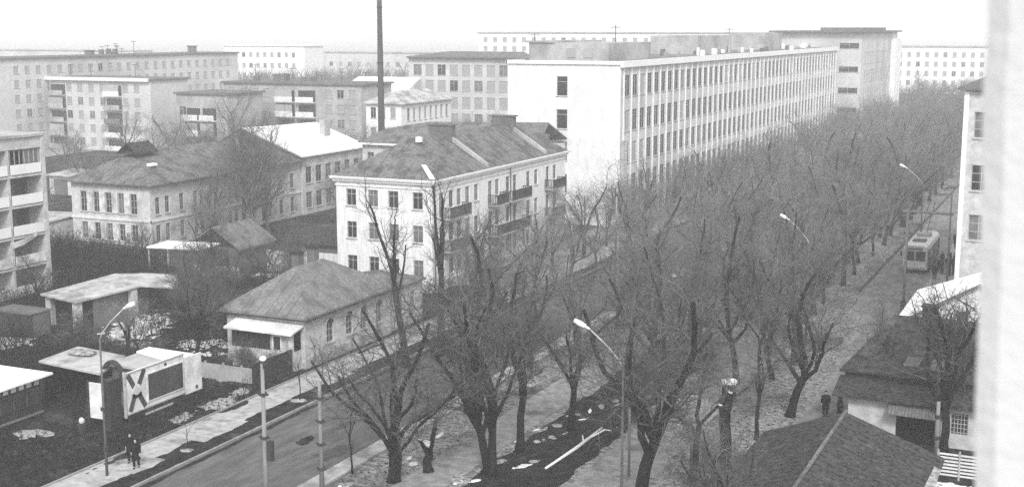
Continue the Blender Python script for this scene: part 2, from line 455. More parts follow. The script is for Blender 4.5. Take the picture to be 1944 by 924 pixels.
def wall(mb, axis, c, u0, u1, z0, z1, ops, out, depth=.22, m=0, rm=0):
    us = sorted({u0, u1} | {v for o in ops for v in (o[0], o[1])}); zs = sorted({z0, z1} | {v for o in ops for v in (o[2], o[3])})
    def P(u, z, d=0.0):
        return (u, c - out * d, z) if axis == 'y' else (c - out * d, u, z)
    for i in range(len(us) - 1):
        j = 0
        while j < len(zs) - 1:
            a, b = us[i], us[i + 1]; cu = (a + b) / 2
            hole = lambda jj: any(o[0] < cu < o[1] and o[2] < (zs[jj] + zs[jj + 1]) / 2 < o[3] for o in ops)
            if hole(j): j += 1; continue
            k = j
            while k + 1 < len(zs) - 1 and not hole(k + 1): k += 1
            mb.quad(P(a, zs[j]), P(b, zs[j]), P(b, zs[k + 1]), P(a, zs[k + 1]), m); j = k + 1
    for a, b, p, q in ops:
        mb.quad(P(a, p), P(a, q), P(a, q, depth), P(a, p, depth), rm); mb.quad(P(b, p), P(b, q), P(b, q, depth), P(b, p, depth), rm)
        mb.quad(P(a, p), P(b, p), P(b, p, depth), P(a, p, depth), rm); mb.quad(P(a, q), P(b, q), P(b, q, depth), P(a, q, depth), rm)

def put_windows(root, axis, c, ops, out, style, seed=0, pane=True, gm='haze_glass'):
    o0 = origin(root); rg = random.Random(seed)
    for a, b, p, q in ops:
        u = (a + b) / 2
        loc = Vector((u, c, p) if axis == 'y' else (c, u, p)) - o0
        rot = 0 if (axis == 'y' and out < 0) else (math.pi if axis == 'y' else (math.pi / 2 if out > 0 else -math.pi / 2))
        if pane:
            fm, pm, _ = window_mesh(b - a, q - p, style)
            w = link('window', fm, root, loc, rot)
            link('pane', rg.choice(pm), w)
        else:
            g2 = gm if rg.random() < .78 else rg.choice(['glass', 'glass2', 'haze_glass'])
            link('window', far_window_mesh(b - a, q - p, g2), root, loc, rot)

def body(root, x0, x1, y0, y1, z1, fops, sops, m, z0=0.0, top=True, sidem=None, depth=.22):
    mb = MB()
    wall(mb, 'y', y0, x0, x1, z0, z1, fops, -1, depth)
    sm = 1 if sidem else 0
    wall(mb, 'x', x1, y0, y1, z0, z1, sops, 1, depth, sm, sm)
    mb.quad((x0, y0, z0), (x0, y1, z0), (x0, y1, z1), (x0, y0, z1)); mb.quad((x0, y1, z0), (x1, y1, z0), (x1, y1, z1), (x0, y1, z1))
    if top: mb.quad((x0, y0, z1), (x1, y0, z1), (x1, y1, z1), (x0, y1, z1))
    d = depth + .02   # dark interior shell behind the glazing
    wobj = part('wall', mb, [m, sidem] if sidem else m, root)
    return wobj

def hip(root, x0, x1, y0, y1, ze, zr, fin, bin_, m, oh=.5, th=.16, rx=None, name='roof'):
    """hipped roof with its ridge along Y; fin/bin_ = how far the hips run in at front/back (0 = gable)"""
    X0, X1, Y0, Y1 = x0 - oh, x1 + oh, y0 - oh, y1 + oh
    rx = (x0 + x1) / 2 if rx is None else rx
    A, B = (rx, Y0 + fin, zr), (rx, Y1 - bin_, zr)
    a, b, c, d = (X0, Y0, ze), (X1, Y0, ze), (X1, Y1, ze), (X0, Y1, ze)
    mb = MB()
    mb.slab([b, c, B, A], th); mb.slab([d, a, A, B], th)
    mb.slab([a, b, A], th); mb.slab([c, d, B], th)
    return part(name, mb, m, root)

def rowops(us, zrows, w, h):
    return [(u - w / 2, u + w / 2, z, z + h) for z in zrows for u in us]

# ------------------------------------------------------------------ three-storey white block
t3 = thing('apartment_house', 'white three-storey house with grey hipped roof and dark balconies', 'building', (-57, 107.3, 0))
rows3 = (1.45, 4.8, 8.0)
f3 = [(x - .55, x + .55, z, z + 1.65) for z in rows3 for x in (-65.9, -63.45, -61.2, -58.55)]
side_c = [109.3, 111.3, 113.0, 114.9, 116.9, 120.2, 121.9, 124.6, 126.4, 130.0, 132.2, 135.5, 137.6]
doors = {109.3, 120.2, 126.4, 135.5}
s3 = []
for z in (1.3, 4.6, 7.8):
    for y in side_c:
        dz = -.75 if (y in doors and z > 2) else 0
        s3.append((y - .5, y + .5, z + dz, z + 1.7))
body(t3, -67.6, -57, 107.3, 140.9, 10.7, f3, s3, M['white2'])
put_windows(t3, 'y', 107.3, f3, -1, 'casement', 1)
put_windows(t3, 'x', -57, s3, 1, 'casement', 2)
co = MB()
for k, (dz, o_) in enumerate(((9.95, .10), (10.4, .28), (10.62, .45))):
    h_ = (.12, .2, .16)[k]
    co.box(-67.6 - o_, -57 + o_, 107.3 - o_, 107.3 - .003, dz, dz + h_); co.box(-57 + .003, -57 + o_, 107.3 - .003, 140.9 + o_, dz, dz + h_)
part('cornice', co, M['white'], t3)
pl = MB().box(-67.6, -57, 107.22, 107.295, 0, .9).box(-56.995, -56.92, 107.22, 140.9, 0, .9)
part('plinth', pl, M['grey'], t3)
rf = hip(t3, -67.6, -57, 107.3, 140.9, 10.8, 14.3, 6.0, 5.0, M['slate'], oh=.4)
gut = MB().box(-56.62, -56.50, 106.8, 141.4, 10.74, 10.88).box(-68.1, -56.62, 106.78, 106.9, 10.74, 10.88)
part('gutter', gut, M['white'], rf)
for y in (119.2, 134.6):       # low fire walls that climb the roof to a stack
    fwm = MB()
    for sx in (1,):
        fwm.slab([(-56.9, y, 11.35), (-56.9, y + .45, 11.35), (-62.2, y + .45, 14.75), (-62.2, y, 14.75)], .55)
        fwm.slab([(-67.7, y, 11.35), (-67.7, y + .45, 11.35), (-62.2, y + .45, 14.75), (-62.2, y, 14.75)], .55)
    part('fire_wall', fwm, M['grey'], rf)
    st = MB().box(-63.6, -60.9, y - .05, y + .8, 13.5, 15.1).box(-63.8, -60.7, y - .15, y + .9, 15.1, 15.25)
    part('chimney', st, M['dkgrey'], rf)
part('chimney', MB().box(-59.3, -58.2, 138.3, 139.0, 11, 12.9), M['dkgrey'], rf)
part('snow_cap', MB().slab([(-57.05, 107.0, 11.05), (-56.75, 107.5, 11.02), (-58.6, 109.2, 12.1), (-58.9, 108.8, 12.15)], .05), M['roofsnow'], rf)
part('skylight', MB().box(-61.7, -61.2, 112.8, 113.3, 13.9, 14.4), M['roofsnow'], rf)
for z, ys in ((7.05, [(109.0, 113.6), (119.6, 122.5), (123.4, 128.6), (134.6, 138.4)]), (3.85, [(109.0, 113.6), (119.6, 128.4), (134.6, 138.4)])):
    for (a, b) in ys:
        s_ = part('balcony', MB().box(-56.99, -55.9, a, b, z - .16, z), M['concrete'], t3)
        rl = MB().box(-55.96, -55.9, a, b, z + .98, z + 1.05).box(-56.99, -55.96, a, a + .05, z + .98, z + 1.05).box(-56.99, -55.96, b - .05, b, z + .98, z + 1.05)
        n = int((b - a) / .16)
        for i in range(n + 1):
            yy = a + (b - a - .05) * i / n; rl.box(-55.95, -55.91, yy, yy + .07, z, z + .98)
        for i in range(5):
            xx = -56.95 + .2 * i
            for yy in (a, b - .05): rl.box(xx, xx + .07, yy + .005, yy + .045, z, z + .98)
        part('railing', rl, M['iron'], s_)
dp = MB().tube([(-56.85, 125, 10.6), (-56.85, 125, .3)], .06, 6); part('drainpipe', dp, M['dframe'], t3)
part('drainpipe', MB().tube([(-56.85, 107.6, 10.6), (-56.85, 107.6, .3)], .06, 6), M['dframe'], t3)

def seams(roof, e0, e1, r0, r1, step=.85, m='slate', w=.05, h=.05):
    e0, e1, r0, r1 = map(Vector, (e0, e1, r0, r1)); mb = MB(); n = max(1, int((e1 - e0).length / step)); u = (e1 - e0).normalized()
    a0 = (r0 - e0).dot(u); a1 = (r1 - e0).dot(u); Ln = (e1 - e0).length; up = Vector((0, 0, h))
    def piece(p, q):
        part('roof_seam', MB().slab([tuple(p + up - u * w / 2), tuple(p + up + u * w / 2), tuple(q + up + u * w / 2), tuple(q + up - u * w / 2)], h), M[m], roof)
    for i in range(1, n):
        t = i * Ln / n; p = e0 + u * t
        if t < a0: f = t / a0; q = e0.lerp(r0, f)
        elif t > a1: f = (Ln - t) / (Ln - a1); q = e1.lerp(r1, f)
        else: q = r0.lerp(r1, (t - a0) / max(1e-6, a1 - a0))
        if (q - p).length < .4: continue
        piece(p, q)
seams(rf, (-56.6, 106.9, 10.8), (-56.6, 141.3, 10.8), (-62.3, 112.9, 14.3), (-62.3, 136.3, 14.3), 1.1)
seams(rf, (-68.0, 106.9, 10.8), (-56.6, 106.9, 10.8), (-62.3, 112.9, 14.3), (-62.3, 112.9, 14.3), 1.1)

# low rear wing behind it
tr = thing('rear_wing_building', 'low grey-roofed building just behind the white three-storey house', 'building', (-76, 145, 0))
rw = [(x - .5, x + .5, 7.5, 9.2) for x in (-86, -84, -82, -80, -78)]
body(tr, -87.2, -62.5, 145, 155, 10.5, rw, [], M['school'])
put_windows(tr, 'y', 145, rw, -1, 'casement', 5)
part('roof', MB().slab([(-87.6, 144.6, 10.6), (-62, 144.6, 10.6), (-63, 150, 13.4), (-80, 150, 13.0), (-86.6, 150, 11.9)], .2).slab([(-87.6, 155.4, 10.6), (-62, 155.4, 10.6), (-63, 150, 13.4), (-86.6, 150, 11.9)], .2), M['slate'], tr)
part('parapet', MB().box(-87.2, -80, 144.4, 144.55, 10.2, 10.45), M['white'], tr)

# ------------------------------------------------------------------ tall chimney
tc_ = thing('boiler_chimney', 'tall dark steel boiler chimney rising out of the top of the photograph', 'chimney', (-96.5, 166, 0))
part('stack', MB().tube([(-96.5, 166, 0), (-96.5, 166, 14), (-96.5, 166, 30), (-96.5, 166, 44)], [.55, .47, .34, .27], 14), M['chimney'], tc_, smooth=True)
for z in (12, 20, 28, 36):
    part('band', MB().tube([(-96.5, 166, z), (-96.5, 166, z + .2)], .56 - z * .0065 + .03, 14), M['iron'], tc_)

# ------------------------------------------------------------------ white institute
ti = thing('institute_building', 'long white office block with rows of narrow windows along the boulevard', 'building', (-55, 154.3, 0))
iy = [156.9 + 2.98 * k for k in range(48)]
irows = [-.2 + 4.25 * 0 + 0.6, 3.75, 7.95, 12.1, 16.55]
so = [(y - .9, y + .9, z, z + 2.65) for z in irows for y in iy]
fo = [(-63.7, -62.2, z, z + 2.5) for z in (4.0, 8.2, 12.3, 16.5)]
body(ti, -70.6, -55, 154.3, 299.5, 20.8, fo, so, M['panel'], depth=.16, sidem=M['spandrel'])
for a, b, p, q in so:
    pass
put_windows(ti, 'x', -55, [o for o in so if o[2] > 2], 1, 'far', 3, pane=False, gm='instglass')
put_windows(ti, 'y', 154.3, fo, -1, 'transom', 4)
pier = MB().box(0, .11, -.15, .15, 0, 19.4).mesh('pier', M['white'])
for k in range(49):
    link('pier', pier, ti, (0.003, 156.9 + 2.98 * (k - .5) - 154.3, .8))
part('parapet', MB().box(-54.997, -54.6, 154.1, 299.7, 20.2, 21.0).box(-70.8, -54.997, 154.05, 154.297, 20.55, 21.0).box(-70.85, -70.6, 154.05, 299.7, 20.55, 21.0), M['white'], ti)
part('roof', MB().box(-70.59, -55.01, 154.31, 299.4, 20.81, 20.9), M['flatroof'], ti)
q = random.Random(8)
ph = part('penthouse', MB().box(-69.2, -58.0, 158, 175, 20.9, 23.2).box(-69.6, -65.5, 157.8, 175.4, 23.2, 23.45), M['grey'], ti)
for x in (-63.2, -60.8): part('penthouse_window', MB().box(x - .6, x + .6, 157.9, 157.99, 21.3, 22.5), M['haze_glass'], ti)
part('penthouse', MB().box(-68, -60, 205, 226, 20.9, 23.9), M['grey'], ti)
part('penthouse', MB().box(-68, -61, 255, 270, 20.9, 24.2), M['grey'], ti)
for i in range(34):
    y = 178 + i * 3.4 + q.uniform(-1, 1); x = -56.5 - q.uniform(0, 6); s_ = q.uniform(.3, .7)
    part('roof_vent', MB().box(x, x + s_, y, y + s_ * 1.5, 20.9, 21.3 + q.uniform(.2, .9)), M[q.choice(['dkgrey', 'grey', 'white'])], ti)
for (x, y, h) in ((-68.6, 158.5, 3.5), (-60, 166, 4.5), (-62, 232, 4.2)):
    part('antenna', MB().tube([(x, y, 20.9), (x, y, 21 + h)], .05, 5).tube([(x - .7, y, 20.7 + h), (x + .7, y, 20.7 + h)], .03, 4), M['iron'], ti)
# the vertical letter sign on the corner, strokes too blurred to read
sg = part('vertical_sign', MB().box(-54.99, -54.5, 154.5, 155.85, 2.5, 11.0), M['grey'], ti)
q = random.Random(77)
z = 10.6
st = MB()
while z > 2.9:
    for k in range(3):
        a = 154.7 + q.uniform(0, .25); b = 155.65 - q.uniform(0, .25); st.box(-54.498, -54.46, a, b, z - .08, z); z -= .3
    z -= .25
part('sign_strokes', st, M['white'], sg)

# tower block at the far end
tt = thing('tower_block', 'taller grey block with dark window bands at the far end of the institute', 'building', (-50, 302, 0))
sr = [(304 + 2.6 * k + .4, 304 + 2.6 * k + 1.7, z, z + 2.6) for z in (4.5, 8.7, 12.9, 17.1) for k in range(1, 16)]
fo = [(-54.9, -50.6, z, z + 1.2) for z in (6, 10.5, 15.3, 20.6)]
body(tt, -70, -50, 302, 357, 24.2, fo, sr, M['haze_grey'])
put_windows(tt, 'x', -50, sr, 1, 'far', 3, pane=False, gm='glass2'); put_windows(tt, 'y', 302, fo, -1, 'far', 3, pane=False, gm='glass')
part('roof', MB().slab([(-71, 300.5, 24.6), (-49, 300.5, 24.6), (-49, 358, 24.6), (-71, 358, 24.6)], .4).box(-61, -50.5, 310, 340, 24.6, 25.3), M['dkgrey'], tt)
part('end_pier', MB().box(-49.99, -48.8, 347, 357, 0, 22.5), M['white'], tt)

# ------------------------------------------------------------------ school on the left
ts = thing('school_building', 'pale two-storey school with tall white-piered windows under a dark hipped roof', 'building', (-98, 116, 0))
fo = [(x - .48, x + .48, z, z + h) for z, h in ((.7, 2.0), (3.9, 2.4)) for x in (-107.8, -105.85, -104.05, -102.2, -100.4)]
so = [(y - .4, y + .4, z, z + h) for z, h in ((.7, 2.0), (3.9, 2.0)) for y in (117.3, 119.0, 121.6, 124.2, 125.4, 128.2, 131.0, 132.2, 135.2)]
so += [(y - .42, y + .42, z, z + h) for z, h in ((.7, 2.0), (3.9, 2.0)) for y in (138.0, 139.4, 142, 144.6)]
body(ts, -109.6, -98, 116, 146.5, 7.4, fo, so, M['school'])
put_windows(ts, 'y', 116, fo, -1, 'school', 7); put_windows(ts, 'x', -98, so, 1, 'casement', 8)
for x in (-106.83, -104.95, -103.13, -101.3):
    for z, h in ((.7, 2.0), (3.9, 2.4)):
        part('pier', MB().box(x - .42, x + .42, 115.9, 115.995, z, z + h), M['whitewood'], ts)
part('string_course', MB().box(-109.7, -97.9, 115.88, 115.99, 3.1, 3.35).box(-97.995, -97.9, 115.88, 146.5, 3.1, 3.35), M['white2'], ts)
rr = hip(ts, -109.6, -98, 116, 146.5, 7.5, 10.7, 5.5, 2, M['slate'], oh=.7)
seams(rr, (-97.3, 115.3, 7.5), (-97.3, 147.2, 7.5), (-103.8, 120.8, 10.7), (-103.8, 145.2, 10.7), 1.2)
seams(rr, (-110.3, 115.3, 7.5), (-97.3, 115.3, 7.5), (-103.8, 120.8, 10.7), (-103.8, 120.8, 10.7), 1.2)
part('dormer', MB().slab([(-105.0, 119.2, 10.6), (-102.4, 119.2, 10.6), (-103.7, 123, 11.9)], .1).slab([(-103.7, 119.0, 11.8), (-102.2, 119.0, 10.6), (-102.2, 123, 10.6), (-103.7, 123, 11.8)], .1).slab([(-103.7, 119.0, 11.8), (-105.2, 119.0, 10.6), (-105.2, 123, 10.6), (-103.7, 123, 11.8)], .1), M['slate3'], rr)
part('skylight', MB().box(-100.8, -100.2, 119, 120.2, 9.2, 9.5), M['roofsnow'], rr)
tb = thing('school_wing', 'long rear school wing with a bright snow-covered roof slope and wide dark windows', 'building', (-98, 146.8, 0))
so = [(y - .75, y + .75, z, z + h) for z, h in ((.8, 2.2), (4.2, 2.3)) for y in (148.4, 150.9, 153.4, 155.9, 158.4, 160.9)]
body(tb, -111, -97.8, 146.8, 163, 8.1, [], so, M['school']); put_windows(tb, 'x', -97.8, so, 1, 'casement', 9)
rb = part('roof', MB().slab([(-97.3, 146, 8.1), (-97.3, 163.6, 8.1), (-104, 160, 11.6), (-104, 142, 12.0)], .2), M['roofsnow'], tb)
part('roof_back', MB().slab([(-111.5, 142, 8.1), (-97.3, 146, 8.1), (-104, 142, 12.0)], .2).slab([(-111.5, 142, 8.1), (-104, 142, 12.0), (-104, 160, 11.6), (-111.5, 163.6, 8.1)], .2), M['slate'], tb)
part('chimney', MB().box(-101.5, -100.6, 157, 158.5, 9, 12.2), M['grey'], tb)

# ------------------------------------------------------------------ block with loggias at the left edge
tl = thing('loggia_block', 'five-storey block with pale loggia balconies at the left edge of the photograph', 'building', (-92, 80, 0))
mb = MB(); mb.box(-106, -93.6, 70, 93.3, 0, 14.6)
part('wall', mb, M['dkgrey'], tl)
part('end_wall', MB().box(-106, -91.6, 93.3, 93.75, 0, 15.0), M['house'], tl)
part('end_wall', MB().box(-93.599, -91.75, 89.05, 89.35, 0, 15.0), M['house'], tl)
part('roof', MB().box(-106.3, -91.5, 70, 94, 15.0, 15.25), M['grey'], tl)
part('fascia', MB().box(-93.6, -91.7, 70, 93.29, 13.9, 14.99), M['house'], tl)
for k in range(5):
    z = -.1 + 2.87 * k
    sl_ = part('floor_slab', MB().box(-93.59, -91.72, 70, 93.29, z - .12, z + .12), M['house'], tl)
    for a, b in ((70, 74.9), (75.0, 79.9), (80.0, 84.4), (84.5, 89.0), (89.4, 93.2)):
        part('balcony_panel', MB().box(-91.71, -91.63, a, b, z + .2, z + 1.12), M['white'] if k > 1 else M['whitewood'], tl)
for (y, k) in ((91.3, 4),):
    fr = MB()
    for i in range(7): fr.box(-91.9, -91.82, 89.5 + i * .6, 89.56 + i * .6, 12.55, 13.9)
    part('glazing_bars', fr, M['frame'], tl)
    part('glazing', MB().box(-91.95, -91.91, 91.2, 93.2, 12.55, 13.89), M['glass2'], tl)
for k in range(5):
    z = -.1 + 2.87 * k
    for y in (90.4, 92.3, 87.5, 85.6):
        w = part('window', MB().box(-93.59, -93.5, y - .6, y + .6, z + .9, z + 2.2), M['dframe'], tl)
        part('pane', MB().box(-93.49, -93.47, y - .52, y + .52, z + .98, z + 2.12), M['glass'], w)
lk = part('laundry', MB().slab([(-91.5, 88.7, 5.3), (-91.5, 90.5, 5.5), (-91.5, 92.2, 6.1), (-91.55, 92.0, 5.6), (-91.55, 90.4, 5.0), (-91.55, 88.8, 4.8)], .08), M['whitewood'], tl)

# ------------------------------------------------------------------ near single-storey house
th_ = thing('corner_house', 'single-storey plastered house with grey hipped roof, arched side windows and glazed porch', 'house', (-52.6, 78.7, 0))
wys = [82.2, 85.0, 87.2, 89.6]
so = [(y - .5, y + .5, 1.3, 2.8) for y in wys]
body(th_, -59.6, -52.6, 78.7, 91.5, 3.9, [], so, M['house'])
put_windows(th_, 'x', -52.6, so, 1, 'school', 10)
for y in wys:      # arched heads and surrounds
    arc = MB()
    pts = [(-.5, 2.8)] + [(.5 * -math.cos(t), 2.8 + .38 * math.sin(t)) for t in [math.pi * i / 8 for i in range(1, 8)]] + [(.5, 2.8)]
    n = len(arc.v); arc.v += [(-52.585, y + u, z) for u, z in pts]; arc.f.append(tuple(range(n, n + len(pts)))); arc.m.append(0)
    part('arched_light', arc, M['glass'], th_)
    ring = MB().tube([(-52.59, y + .57 * -math.cos(t), 2.8 + .44 * math.sin(t)) for t in [math.pi * i / 10 for i in range(11)]], .05, 4)
    part('arch_surround', ring, M['whitewood'], th_)
part('plinth', MB().box(-52.595, -52.5, 78.6, 91.5, 0, .75).box(-59.6, -52.6, 78.6, 78.695, 0, .55), M['paleroof'], th_)
hr = hip(th_, -59.6, -52.6, 78.7, 91.5, 4.0, 6.8, 4.8, 5.2, M['slate2'], oh=.55)
seams(hr, (-52.05, 78.15, 4.0), (-52.05, 92.05, 4.0), (-56.1, 82.95, 6.8), (-56.1, 86.85, 6.8), .9, 'slate2')
seams(hr, (-60.15, 78.15, 4.0), (-52.05, 78.15, 4.0), (-56.1, 82.95, 6.8), (-56.1, 82.95, 6.8), .9, 'slate2')
part('eave_board', MB().box(-60.1, -52.1, 78.19, 78.3, 3.72, 3.86).box(-52.17, -52.06, 78.15, 92.0, 3.72, 3.86), M['darkwood'], hr)
for (x, y) in ((-57.0, 84.6), (-57.4, 87.4)):
    c_ = part('chimney', MB().box(x - .35, x + .35, y - .35, y + .35, 5.8, 7.5), M['dkgrey'], hr)
    part('chimney_cap', MB().box(x - .45, x + .45, y - .45, y + .45, 7.5, 7.6), M['darkwood'], c_)
tw_ = thing('rear_annexe', 'lower plastered annexe behind the corner house, half hidden by two tall trees', 'house', (-52.8, 92.1, 0))
so = [(y - .4, y + .4, 1.3, 2.8) for y in (93.6, 95.7)]
body(tw_, -58.6, -52.8, 92.1, 97.4, 3.6, [], so, M['house']); put_windows(tw_, 'x', -52.8, so, 1, 'casement', 12)
hip(tw_, -58.6, -52.8, 92.1, 97.4, 3.65, 4.5, 2.6, 2.6, M['slate'], oh=.3)
pv = thing('glazed_porch', 'glazed wooden porch with pale canopy on the front of the corner house', 'porch', (-55.6, 77.6, 0))
part('wall', MB().box(-58.3, -52.9, 77.5, 78.59, 0, 1.5), M['house'], pv)
part('end_post', MB().box(-53.25, -52.9, 77.5, 78.59, 1.5, 2.9), M['house'], pv)
part('canopy', MB().slab([(-58.6, 76.9, 3.05), (-52.6, 76.9, 3.0), (-52.6, 78.6, 3.35), (-58.6, 78.6, 3.45)], .12), M['board'], pv)
part('glazing', MB().box(-58.25, -54.9, 77.56, 77.6, 1.5, 2.88), M['glass'], pv)
fb = MB()
for i in range(8): fb.box(-58.3 + i * .48, -58.24 + i * .48, 77.5, 77.555, 1.5, 2.9)
fb.box(-58.3, -54.9, 77.49, 77.55, 2.15, 2.2); part('glazing_bars', fb, M['darkwood'], pv)
ht = part('hatch', MB().box(-54.9, -53.25, 77.55, 77.65, 1.5, 2.9), M['frame'], pv)
part('hatch_pane', MB().box(-54.55, -53.95, 77.5, 77.548, 1.62, 2.6), M['glass'], ht)
fr = MB().box(-54.65, -54.56, 77.47, 77.545, 1.55, 2.7).box(-53.94, -53.85, 77.47, 77.545, 1.55, 2.7).box(-54.56, -53.94, 77.47, 77.545, 2.6, 2.7)
part('hatch_frame', fr, M['board'], ht)
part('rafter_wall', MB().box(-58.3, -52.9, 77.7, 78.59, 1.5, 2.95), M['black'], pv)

# fences near the house
fn = thing('board_fence', 'dark vertical board fence in front of the corner house porch', 'fence', (-52.9, 75, 0))
mesh_b = MB().box(-.03, .03, -.105, .105, 0, 1.75).mesh('plank', M['darkwood'])
q = random.Random(4)
for i in range(22):
    link('plank', mesh_b, fn, (q.uniform(-.015, .015), -2.4 + i * .225, .05), 0)
part('rail', MB().box(-53.02, -52.94, 72.6, 77.4, .5, .6).box(-53.02, -52.94, 72.6, 77.4, 1.4, 1.5), M['darkwood'], fn)
fn = thing('concrete_fence', 'low pale concrete slab fence running left from the dark board fence', 'fence', (-56, 73.6, 0))
for i in range(4):
    x = -59.4 + i * 1.6
    part('slab', MB().box(x + .06, x + 1.54, 73.55, 73.62, .05, 1.15), M['concrete'], fn)
for i in range(5):
    part('post', MB().box(-59.46 + i * 1.6, -59.34 + i * 1.6, 73.52, 73.66, 0, 1.3), M['concrete'], fn)

def plank_fence(name, label, p0, p1, h, w, gap, m, post=True, seed=0):
    p0, p1 = Vector(p0), Vector(p1); d = (p1 - p0); ln = d.length; d.normalize(); rg = random.Random(seed)
    t = thing(name, label, 'fence', (p0.x, p0.y, 0), math.atan2(d.y, d.x))
    me = MB().box(-w/2, w/2, -.02, .02, 0, h).mesh('plank', m)
    n = int(ln / (w + gap))
    for i in range(n):
        o = link('plank', me, t, ((i + .5) * (w + gap), rg.uniform(-.02, .02), .05)); o.scale.z = rg.uniform(.93, 1.03)
    link('rail', MB().box(0, ln, .03, .09, h * .3, h * .3 + .08).box(0, ln, .03, .09, h * .78, h * .78 + .08).mesh('rail', M['wood']), t)
    return t
plank_fence('white_fence', 'white board fence behind the roof of the corner house', (-78.3, 110.5), (-66.5, 112.5), 2.2, .55, .03, M['whitewood'], seed=1)
plank_fence('white_fence', 'short low white board fence beside the dark gabled shed', (-83.5, 105.0), (-78.5, 106.2), 1.1, .4, .06, M['whitewood'], seed=2)
plank_fence('yard_fence', 'grey board fence along the foot of the pale school', (-111, 113.4), (-93, 112.0), 1.0, .3, .05, M['wood'], seed=3)
plank_fence('grey_fence', 'weathered grey board fence in the yard left of the bare yard tree', (-72.5, 90.4), (-62.5, 88.4), 1.5, .3, .04, M['wood'], seed=6)

# gabled shed
tg = thing('gabled_shed', 'small dark gabled shed in the yard in front of the school', 'shed', (-84, 110, 0))
part('wall', MB().box(-87.5, -81.6, 110, 116, 0, 2.3).prism([(-87.5, 110), (-81.6, 110), (-81.6, 110.2), (-87.5, 110.2)], 2.3, lambda x, y: 2.31), M['dkgrey'], tg)
part('gable', MB().slab([(-87.5, 110.0, 2.3), (-84.5, 110.0, 4.1), (-81.6, 110.0, 2.3)], .02), M['grey'], tg)
gm = MB(); gm.v = [(-87.5, 110.0, 2.3), (-84.5, 110.0, 4.2), (-81.6, 110.0, 2.3), (-87.5, 110.15, 2.3), (-84.5, 110.15, 4.2), (-81.6, 110.15, 2.3)]; gm.f = [(0, 1, 2), (3, 5, 4)]; gm.m = [0, 0]
part('gable_wall', gm, M['grey'], tg)
part('roof', MB().slab([(-84.5, 109.5, 4.4), (-81.0, 109.5, 2.2), (-81.0, 116.5, 2.2), (-84.5, 116.5, 4.4)], .15).slab([(-84.5, 109.5, 4.4), (-88.0, 109.5, 2.2), (-88.0, 116.5, 2.2), (-84.5, 116.5, 4.4)], .15), M['slate'], tg)
part('door', MB().box(-83.8, -82.8, 109.9, 109.99, 0, 2.0), M['darkwood'], tg)
tg = thing('flat_lean_to', 'pale flat-roofed lean-to on thin posts in front of the gabled shed', 'lean-to', (-86, 107, 0))
part('roof', MB().slab([(-90.0, 105.6, 2.5), (-83.0, 105.6, 2.75), (-83.0, 109.0, 2.9), (-90.0, 109.0, 2.65)], .14), M['roofsnow'], tg)
for x in (-89.8, -87.3, -83.2): part('post', MB().box(x - .07, x + .07, 105.7, 105.84, 0, 2.45), M['frame'], tg)
part('back_wall', MB().box(-89.9, -86.0, 108.7, 108.85, 0, 2.45), M['house'], tg)
part('side_wall', MB().box(-86.0, -83.1, 108.7, 108.85, 0, 2.45), M['darkwood'], tg)
tg = thing('long_dark_shed', 'long low dark shed behind the white board fence', 'shed', (-74, 117, 0))
part('wall', MB().box(-79.5, -69, 116, 120, 0, 2.2), M['dkgrey'], tg)
part('roof', MB().slab([(-79.9, 115.6, 2.25), (-68.6, 115.6, 2.25), (-68.6, 120.4, 3.3), (-79.9, 120.4, 3.3)], .12), M['slate3'], tg)
part('door', MB().box(-77, -75.6, 115.9, 115.99, 0, 2.0), M['darkwood'], tg)
tg = thing('grey_annex', 'low grey annex with a pale roof left of the school front', 'shed', (-114, 114, 0))
part('wall', MB().box(-116, -110.4, 113, 118, 0, 2.7), M['house'], tg)
part('roof', MB().slab([(-116.4, 112.5, 2.7), (-110.2, 112.5, 2.9), (-110.2, 118.5, 3.3), (-116.4, 118.5, 3.1)], .15), M['paleroof'], tg)
part('window', MB().box(-113.6, -112.6, 112.93, 112.99, 1.0, 2.0), M['glass'], tg)

# carport-like shed
tg = thing('open_shed', 'open shed with a broad pale roof on square pillars in the left yard', 'shed', (-78, 85, 0))
part('roof', MB().slab([(-81.2, 81.6, 2.75), (-76.1, 80.3, 2.75), (-75.3, 87.2, 2.9), (-77.8, 90.2, 3.3), (-80.8, 90.4, 3.0)], .16).slab([(-77.8, 90.2, 3.35), (-75.3, 87.2, 2.95), (-73.4, 90.0, 2.4), (-75.6, 92.8, 2.9)], .14), M['paleroof'], tg)
for x, y in ((-76.5, 80.9), (-80.6, 82.1), (-75.7, 86.8)): part('pillar', MB().box(x - .28, x + .28, y - .28, y + .28, 0, 2.6), M['house'], tg)
part('back_wall', MB().box(-80.6, -76, 89.6, 89.8, 0, 2.7).box(-80.7, -80.5, 82.3, 89.6, 0, 2.6), M['darkwood'], tg)
part('side_boards', MB().box(-76.3, -76.15, 82.5, 89.4, 0, 2.55), M['dkgrey'], tg)
tg = thing('steel_container', 'dark boxy storage container beside the open shed', 'container', (-79.8, 78.4, 0))
part('box', MB().box(-82.3, -78.2, 77.4, 79.6, 0, 2.0), M['iron'], tg)
part('lid', MB().box(-82.4, -78.1, 77.3, 79.7, 2.0, 2.12), M['dkgrey'], tg)
part('door', MB().box(-78.19, -78.12, 77.6, 79.4, .1, 1.9), M['dkgrey'], tg)

